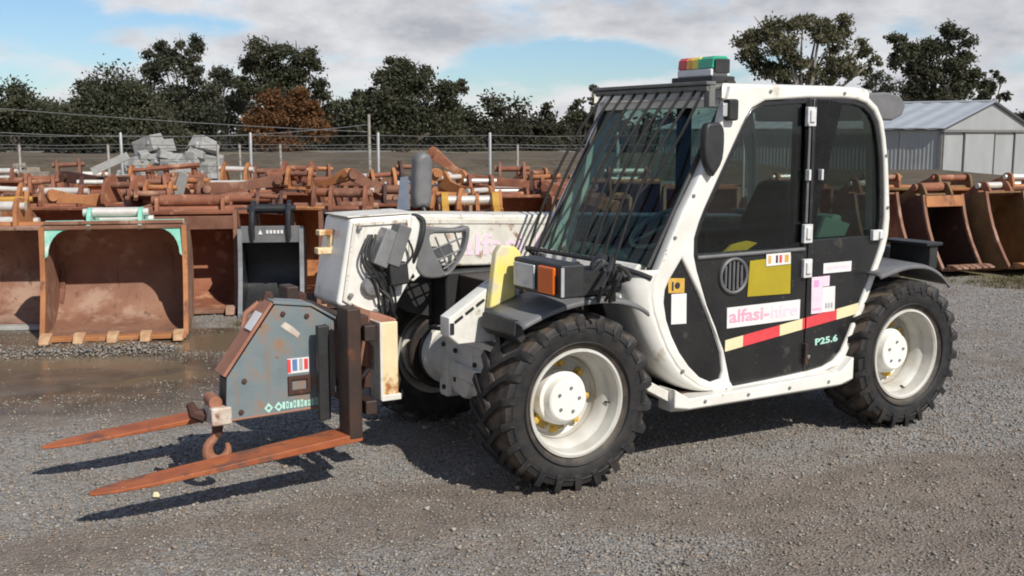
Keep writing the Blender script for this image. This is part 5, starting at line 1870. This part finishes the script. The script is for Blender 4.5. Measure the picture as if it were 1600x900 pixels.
# ---- boom
BN, BF = 1.27, 1.58
m = MB()
m.prism([(-.42, 1.285), (2.5, 1.16), (2.5, .86), (-.42, .985)], BN, BF)
boom = m.build('boom', 'old_white_paint', VEH, bevel=.018)
MB().prism([(-.38, 1.255), (2.4, 1.135), (2.4, 1.11), (-.38, 1.23)], BN - .006, BN + .002).build('boom_rib', 'old_white_paint', boom, bevel=.002)
ang = math.atan2(-.125, 2.92)
obj('lettering', text_mesh('lettering', 'alfasi-hire', .17, 'print_pale_pink', .86, .0006, .003), boom, (.01, BN - .0025, 1.035), (0, -ang, 0))
MB().prism([(-.50, .98), (.10, .98), (.10, .62), (-.25, .70), (-.42, .80)], 1.40, 1.42).build('dark_backing_panel', 'black_plastic', VEH)  # added black panel, hides the lit background so the space under the boom stays dark
MB().bb(2.35, 2.6, 1.2, 1.62, .5, 1.2).build('boom_mount', 'dark_steel', VEH, bevel=.02)
# gooseneck head: a box that turns down from the boom to the carriage
HN, HF = 1.05, 1.27
head = MB().prism([(-.79, 1.285), (-.42, 1.295), (-.40, 1.20), (-.45, 1.05), (-.56, .84), (-.62, .735), (-.70, .735), (-.875, .84)], HN, HF + .14)
head = head.build('boom_head', 'white_paint', VEH, bevel=.018)
MB().prism([(-.44, 1.29), (-.36, 1.27), (-.42, 1.0), (-.56, .78), (-.60, .78), (-.47, 1.05)], HN - .006, HN + .05).build('head_web', 'white_paint', head, bevel=.006)
fr = [(-.775, 1.262), (-.47, 1.272), (-.455, 1.19), (-.50, 1.06), (-.60, .87), (-.66, .765), (-.70, .765), (-.845, .86)]
plate('head_face', fr, [inset(fr, .022)], HN - .012, HN, 'old_white_paint', head, bevel=.003)
MB().bb(-.425, -.325, 1.262, 1.30, .985, 1.255).build('gap_shade_block', 'dark_steel', VEH)  # dark block on the boom face, imitates the shade of an open gap
MB().prism([(-.80, 1.290), (-.40, 1.300), (-.40, 1.306), (-.80, 1.297)], HN + .01, HF + .12).build('head_wear_strip', 'old_white_paint', head, bevel=.002)
for bx, bz in ((-.745, 1.235), (-.50, 1.245), (-.80, .885), (-.665, .79), (-.52, 1.04)):
    MB().lathe([(.014, .004), (.014, -.008), (0, -.010)], 6).build('bolt', 'grey_metal', head, (bx, HN - .012, bz))
lug = MB().prism([(-.89, 1.215), (-.78, 1.215), (-.78, 1.185), (-.89, 1.185)], 1.24, 1.30).prism([(-.90, 1.12), (-.78, 1.12), (-.78, 1.085), (-.90, 1.085)], 1.24, 1.30).prism([(-.83, 1.19), (-.78, 1.19), (-.78, 1.11), (-.83, 1.11)], 1.24, 1.30)
lug.build('hose_bracket', 'cream_rusty_plate', head, bevel=.006)
MB().prism([(-.40, 1.18), (-.30, 1.20), (-.29, .97), (-.36, .92), (-.42, .98)], 1.10, 1.22).build('lamp_bracket', 'grey_white_steel', VEH, bevel=.01)
for ch in [head]:
    ch.location.x = .05
# electric boxes and cables on the head
R1 = (('Y'), -.50)
MB().box((-.625, HN - .05, 1.13), (.085, .09, .20), (('Y'), .42)).build('valve_box', 'grey_metal', head, bevel=.008)
MB().box((-.555, HN - .055, 1.14), (.075, .095, .22), (('Y'), .36)).build('valve_box', 'faded_plastic', head, bevel=.008)
MB().box((-.555, HN - .05, .99), (.11, .09, .12), (('Y'), -.1)).build('connector', 'black_plastic', head, bevel=.012)
MB().lathe([(.0, -.02), (.05, -.015), (.062, .0), (.05, .02)], 14).build('coupling', 'grey_metal', head, (-.68, HN - .02, .93))
cb = MB()
for k, (x0, x1, x2) in enumerate([(-.70, -.75, -.66), (-.69, -.73, -.63), (-.68, -.71, -.60), (-.50, -.46, -.58), (-.66, -.70, -.57)]):
    cb.tube(smooth_poly([(x0, HN - .03, 1.20), (x1, HN - .05, 1.08), (x2 - .02, HN - .05, .95), (x2 + .02, HN - .02, .80), (-.60, HN + .02, .72)], 5, closed=False), .007, 6)
cb.build('cables', 'rubber_hose', head)
cb = MB()
cb.tube(smooth_poly([(-.43, HN + .02, 1.29), (-.38, HN - .02, 1.26), (-.40, HN - .03, 1.15), (-.44, HN + .02, 1.0), (-.41, HN + .06, .95)], 5, closed=False), .014, 8)
cb.tube(smooth_poly([(-.66, HN - .02, .93), (-.60, HN - .06, .86), (-.58, HN - .05, .78), (-.54, HN, .74)], 5, closed=False), .012, 8)
cb.build('hoses', 'rubber_hose', head)
# right hand lamp in its lattice guard
gl = empty('caged_lamp', (-.16, 1.12, 1.09))
gl.parent = VEH
ol = smooth_poly([(-.17, .13), (-.06, .125), (.06, .115), (.13, .125), (.15, .10), (.13, .0), (.07, -.09), (.0, -.15), (-.13, -.15), (-.185, -.09), (-.195, .02)], 3)
il = smooth_poly([(-.095, .085), (.0, .088), (.09, .088), (.122, .085), (.108, .0), (.052, -.085), (-.002, -.130), (-.045, -.06), (-.085, .01)], 3)
plate('lamp_guard', ol, [il], -.03, .03, 'faded_plastic', gl, bevel=.012)
gb = MB()
for (a, b) in (((-.06, .07), (.02, -.11)), ((-.0, .085), (.07, -.06)), ((.06, .09), (.10, -.02)), ((-.08, .0), (.11, .06)), ((-.05, -.06), (.09, -.01)), ((-.01, -.11), (.06, -.07))):
    gb.tube([(a[0], -.012, a[1]), (b[0], -.012, b[1])], .0055, 6)
gb.build('lattice', 'faded_plastic', gl)
# far mirror standing up beyond the boom
pm_ = smooth_poly([(-.045, .0), (-.05, .22), (-.042, .285), (.0, .315), (.05, .29), (.062, .2), (.06, .0), (.01, -.01)], 3)
plate('far_mirror', pm_, [], -.05, .05, 'faded_plastic', VEH, bevel=.03, loc=(-.05, 1.66, 1.30)).rotation_euler = (0, .06, 0)
MB().tube([(-.04, 1.66, 1.32), (-.02, 1.60, 1.2), (.1, 1.55, 1.05)], .014, 8).build('mirror_arm', 'black_plastic', VEH)

# ---- carriage and forks
cr = MB()
cr.bb(-.90, -.84, .50, 1.62, .74, .82).build('fork_carriage', 'shank_steel', VEH, bevel=.008)
car = [o for o in bpy.data.objects if o.name == 'fork_carriage'][0]
MB().bb(-.90, -.84, .50, 1.62, .38, .45).build('carriage_bar', 'shank_steel', car, bevel=.008)
for y in (.86, 1.18):
    MB().bb(-.88, -.82, y - .03, y + .03, .40, .80).build('carriage_upright', 'dark_steel', car, bevel=.006)
MB().prism([(-.84, .80), (-.60, .76), (-.54, .62), (-.62, .40), (-.84, .40)], .94, 1.30).build('carriage_bracket', 'rust_dark', car, bevel=.01)
MB().prism([(-.82, .86), (-.64, .80), (-.66, .74), (-.82, .79)], .70, .92).build('rust_clamp', 'jib_rust', car, bevel=.008)
MB().bb(-.80, -.70, .62, .90, .56, .70).build('rust_clamp', 'jib_rust', car, bevel=.008)
cy = MB().cyl((-.80, .80, .60), (-.60, .98, .68), .025, 10).cyl((-.80, .82, .50), (-.62, 1.0, .56), .022, 10)
cy.build('tilt_link', 'chrome', car)
sp_ = MB().bb(-.795, -.700, .56, .585, .435, .815).build('carriage_end_plate', 'cream_rusty_plate', VEH, bevel=.006)
MB().bb(-.800, -.786, .55, .68, .430, .818).build('end_plate_flange', 'old_white_paint', sp_, bevel=.004)
MB().bb(-.795, -.69, .55, .67, .425, .455).build('end_plate_foot', 'old_white_paint', sp_, bevel=.004)


def fork(y, ln, name='fork'):
    # heel at the carriage, blade tapering towards the tip
    f = MB().bb(-.985, -.915, y - .085, y + .055, .27, .905).build(name, 'shank_steel', VEH, bevel=.008)
    f.rotation_euler = (0, 0, 0)
    b = MB()
    rows = []
    for t in (0, .15, .5, .8, .92, .97, 1.0):
        x = -.915 - ln * t
        z = .297 - .112 * t
        hw = .082 if t < .75 else (.076 if t < .9 else (.056 if t < .95 else (.036 if t < .99 else .012)))
        th = .042 - .030 * t
        rows.append([(x, y - hw, z), (x, y + hw, z), (x, y + hw, z - th), (x, y - hw, z - th)])
    b.loft(rows, closed_u=True, caps=True)
    b.build('blade', 'fork_rust', f, bevel=.005)
    MB().prism([(-.985, .90), (-.90, .86), (-.86, .86), (-.86, .80), (-.905, .80)], y - .05, y + .05).build('hook', 'rust_dark', f, bevel=.006)
    return f


fork(.590, 1.245)
fork(1.455, 1.325)
MB().prism([(-.89, .90), (-.80, .86), (-.86, .55)], .66, .69).build('carriage_gusset', 'rust_tan', car, bevel=.003)
MB().bb(-1.06, -1.0, .70, .74, .33, .80).build('back_plate', 'black_plastic', car, bevel=.006)

# ================================================================== LIFTING JIB
JX = sub(-1.25, .93)
JIB = empty('lifting_jib', (JX[0], JX[1], 0), YAW, 'blue grey lifting jib with rusty sloping top and a hook, standing between the forks', 'lifting jib')


def J(x, y, z):       # from vehicle coordinates to the jib's own
    return (x + 1.25, y - .93, z)


def JP(poly):
    return [(x + 1.25, z) for x, z in poly]


side = [(-1.478, .356), (-1.057, .364), (-1.0, .37), (-.935, .44), (-.938, .80), (-1.06, .882), (-1.236, .908), (-1.482, .575), (-1.490, .45)]
for y0, y1 in ((.800, .815), (.925, .94)):
    MB().prism(JP(side), y0 - .93, y1 - .93).build('side_plate', 'jib_blue', JIB, bevel=.004)
p0, p1 = (-1.490, .578), (-1.246, .912)
dx, dz = p1[0] - p0[0], p1[1] - p0[1]
MB().prism(JP([p0, p1, (p1[0] - .012, p1[1] + .010), (p0[0] - .014, p0[1] + .008)]), .795 - .93, .945 - .93).build('sloping_plate', 'jib_rust', JIB, bevel=.003)
MB().prism(JP([(-1.248, .912), (-1.058, .886), (-.93, .81), (-.93, .822), (-1.055, .90), (-1.246, .926)]), .792 - .93, .948 - .93).build('top_plate', 'jib_blue', JIB, bevel=.003)
MB().prism(JP([(-1.478, .356), (-.99, .364), (-.99, .378), (-1.478, .370)]), .817 - .93, .923 - .93).build('bottom_plate', 'jib_blue', JIB, bevel=.003)
MB().prism(JP([(-1.478, .37), (-1.468, .37), (-1.472, .56), (-1.482, .56)]), .817 - .93, .923 - .93).build('front_plate', 'black_plastic', JIB, bevel=.003)
MB().prism(JP([(-1.27, .90), (-1.25, .96), (-1.215, .955), (-1.20, .905)]), .90 - .93, .93 - .93).build('lifting_lug', 'rust_dark', JIB, bevel=.006)
MB().tube([J(-1.27, .95, .90), J(-1.33, .97, .85), J(-1.35, .97, .77), J(-1.32, .95, .76)], .014, 8).build('chain_ring', 'jib_rust', JIB)
# white label on the slope, stickers and print on the side
m = MB()
a0, a1 = .60, .84
q = [(p0[0] + dx * a, p0[1] + dz * a) for a in (a0, a1)]
m.loft([[(q[i][0] - .0175 + 1.25, y - .93, q[i][1] + .0125) for y in (.80, .90)] for i in (0, 1)])
m.build('label', 'print_white', JIB, smooth=False, solid=.002)


def jdecal(name, poly, mat, y=.7985, t=.0015):
    return plate(name, JP(poly), [], y - .93, y - t - .93, mat, JIB, bevel=.0003)


lab = jdecal('load_label', rect(-1.185, -1.075, .560, .635), 'print_white')
for x0, x1, z0, z1, mt in [(-1.185, -1.168, .565, .632, 'print_red'), (-1.160, -1.135, .572, .630, 'print_blue'), (-1.125, -1.108, .572, .630, 'print_grey'), (-1.100, -1.080, .575, .628, 'print_red')]:
    jdecal('print', rect(x0, x1, z0, z1), mt, .7965, .0006)
o_ = rect(-1.185, -1.070, .455, .548)
i_ = rect(-1.165, -1.090, .478, .528)
plate('plate_frame', JP(o_), [JP(i_)], .799 - .93, .788 - .93, 'rust_dark', JIB, bevel=.003)
jdecal('scrape', [(-1.215, .80), (-1.13, .735), (-1.115, .755), (-1.15, .79), (-1.19, .82)], 'pale_chipped', .7985, .0008)
for k in range(2):
    x = -1.285 + k * .05
    plate('warning_mark', JP([(x - .022, .402), (x, .378), (x + .022, .402), (x, .428)]), [JP([(x - .011, .402), (x, .413), (x + .011, .402), (x, .391)])], .799 - .93, .7975 - .93, 'print_mint', JIB, bevel=.0003)
for k in range(11):
    x = -1.215 + k * .0185
    h_ = random.choice((.036, .030, .036))
    plate('printed_letter', JP(rect(x, x + .013, .388, .388 + h_)), [JP(rect(x + .004, x + .009, .397, .400 + h_ * .4))] if k % 2 else [], .799 - .93, .7975 - .93, 'print_mint', JIB, bevel=.0003)
jb = MB().lathe([(.013, .003), (.013, -.008), (0, -.010)], 6).mesh('bolt', 'rust_dark')
for bx, bz in ((-1.20, .86), (-1.08, .84), (-.99, .78), (-.99, .46), (-1.42, .40), (-1.40, .55)):
    obj('bolt', jb, JIB, J(bx, .80, bz))
for poly in ([(-1.478, .362), (-1.0, .372), (-1.0, .380), (-1.478, .370)], [(-1.00, .37), (-.992, .37), (-.945, .44), (-.948, .79), (-.956, .79), (-.953, .444)]):
    plate('weld_bead', JP(poly), [], .801 - .93, .795 - .93, 'jib_rust', JIB, bevel=.002)
# nose block and swivel hook
MB().bb(*[-1.565 + 1.25, -1.465 + 1.25], .79 - .93, .945 - .93, .345, .435).build('nose_block', 'pale_chipped', JIB, bevel=.012)
MB().cyl(J(-1.535, .82, .455), J(-1.535, .93, .455), .032, 14).build('nose_pin', 'hook_rust', JIB)
MB().cyl(J(-1.515, .795, .385), J(-1.515, .96, .385), .026, 12).build('shackle_pin', 'hook_rust', JIB)
MB().tube([J(-1.63, .93, .44), J(-1.615, .93, .39), J(-1.565, .91, .37)], [.02, .03, .035], 8).build('shackle_arm', 'rust_dark', JIB)
sh = MB().tube([J(-1.515, .87, .40), J(-1.52, .87, .28)], [.03, .024], 10)
sh.build('hook_swivel', 'rust_dark', JIB)
hk = []
for t in np.linspace(-1.9, 2.2, 16):
    hk.append(J(-1.53 + .062 * cos(-t - pi / 2 + .0) * 1.0, .93, .245 + .075 * sin(-t - pi / 2)))
hk = [J(-1.520, .87, .30)] + [J(-1.520 + .050 * cos(a), .87, .212 + .058 * sin(a)) for a in np.linspace(radians(115), radians(385), 15)]
hook = MB().tube(hk, [.020] + [.021, .022, .024, .026, .028, .030, .031, .031, .030, .028, .025, .022, .019, .015, .010], 10)
hook.build('hook', 'hook_rust', JIB)

tag(MB().add([(-.016, -.012, 0), (.02, -.014, 0), (.022, .010, 0), (-.012, .016, 0), (-.011, -.006, .024), (.012, -.008, .027), (.013, .007, .022), (-.008, .009, .025)],
             [(3, 2, 1, 0), (4, 5, 6, 7), (0, 1, 5, 4), (1, 2, 6, 5), (2, 3, 7, 6), (3, 0, 4, 7)]).build('pale_stone', 'print_cream', None, (-1.70, 5.0, 0.008), bevel=.006), 'single pale yellow stone lying under the near fork', 'stone')
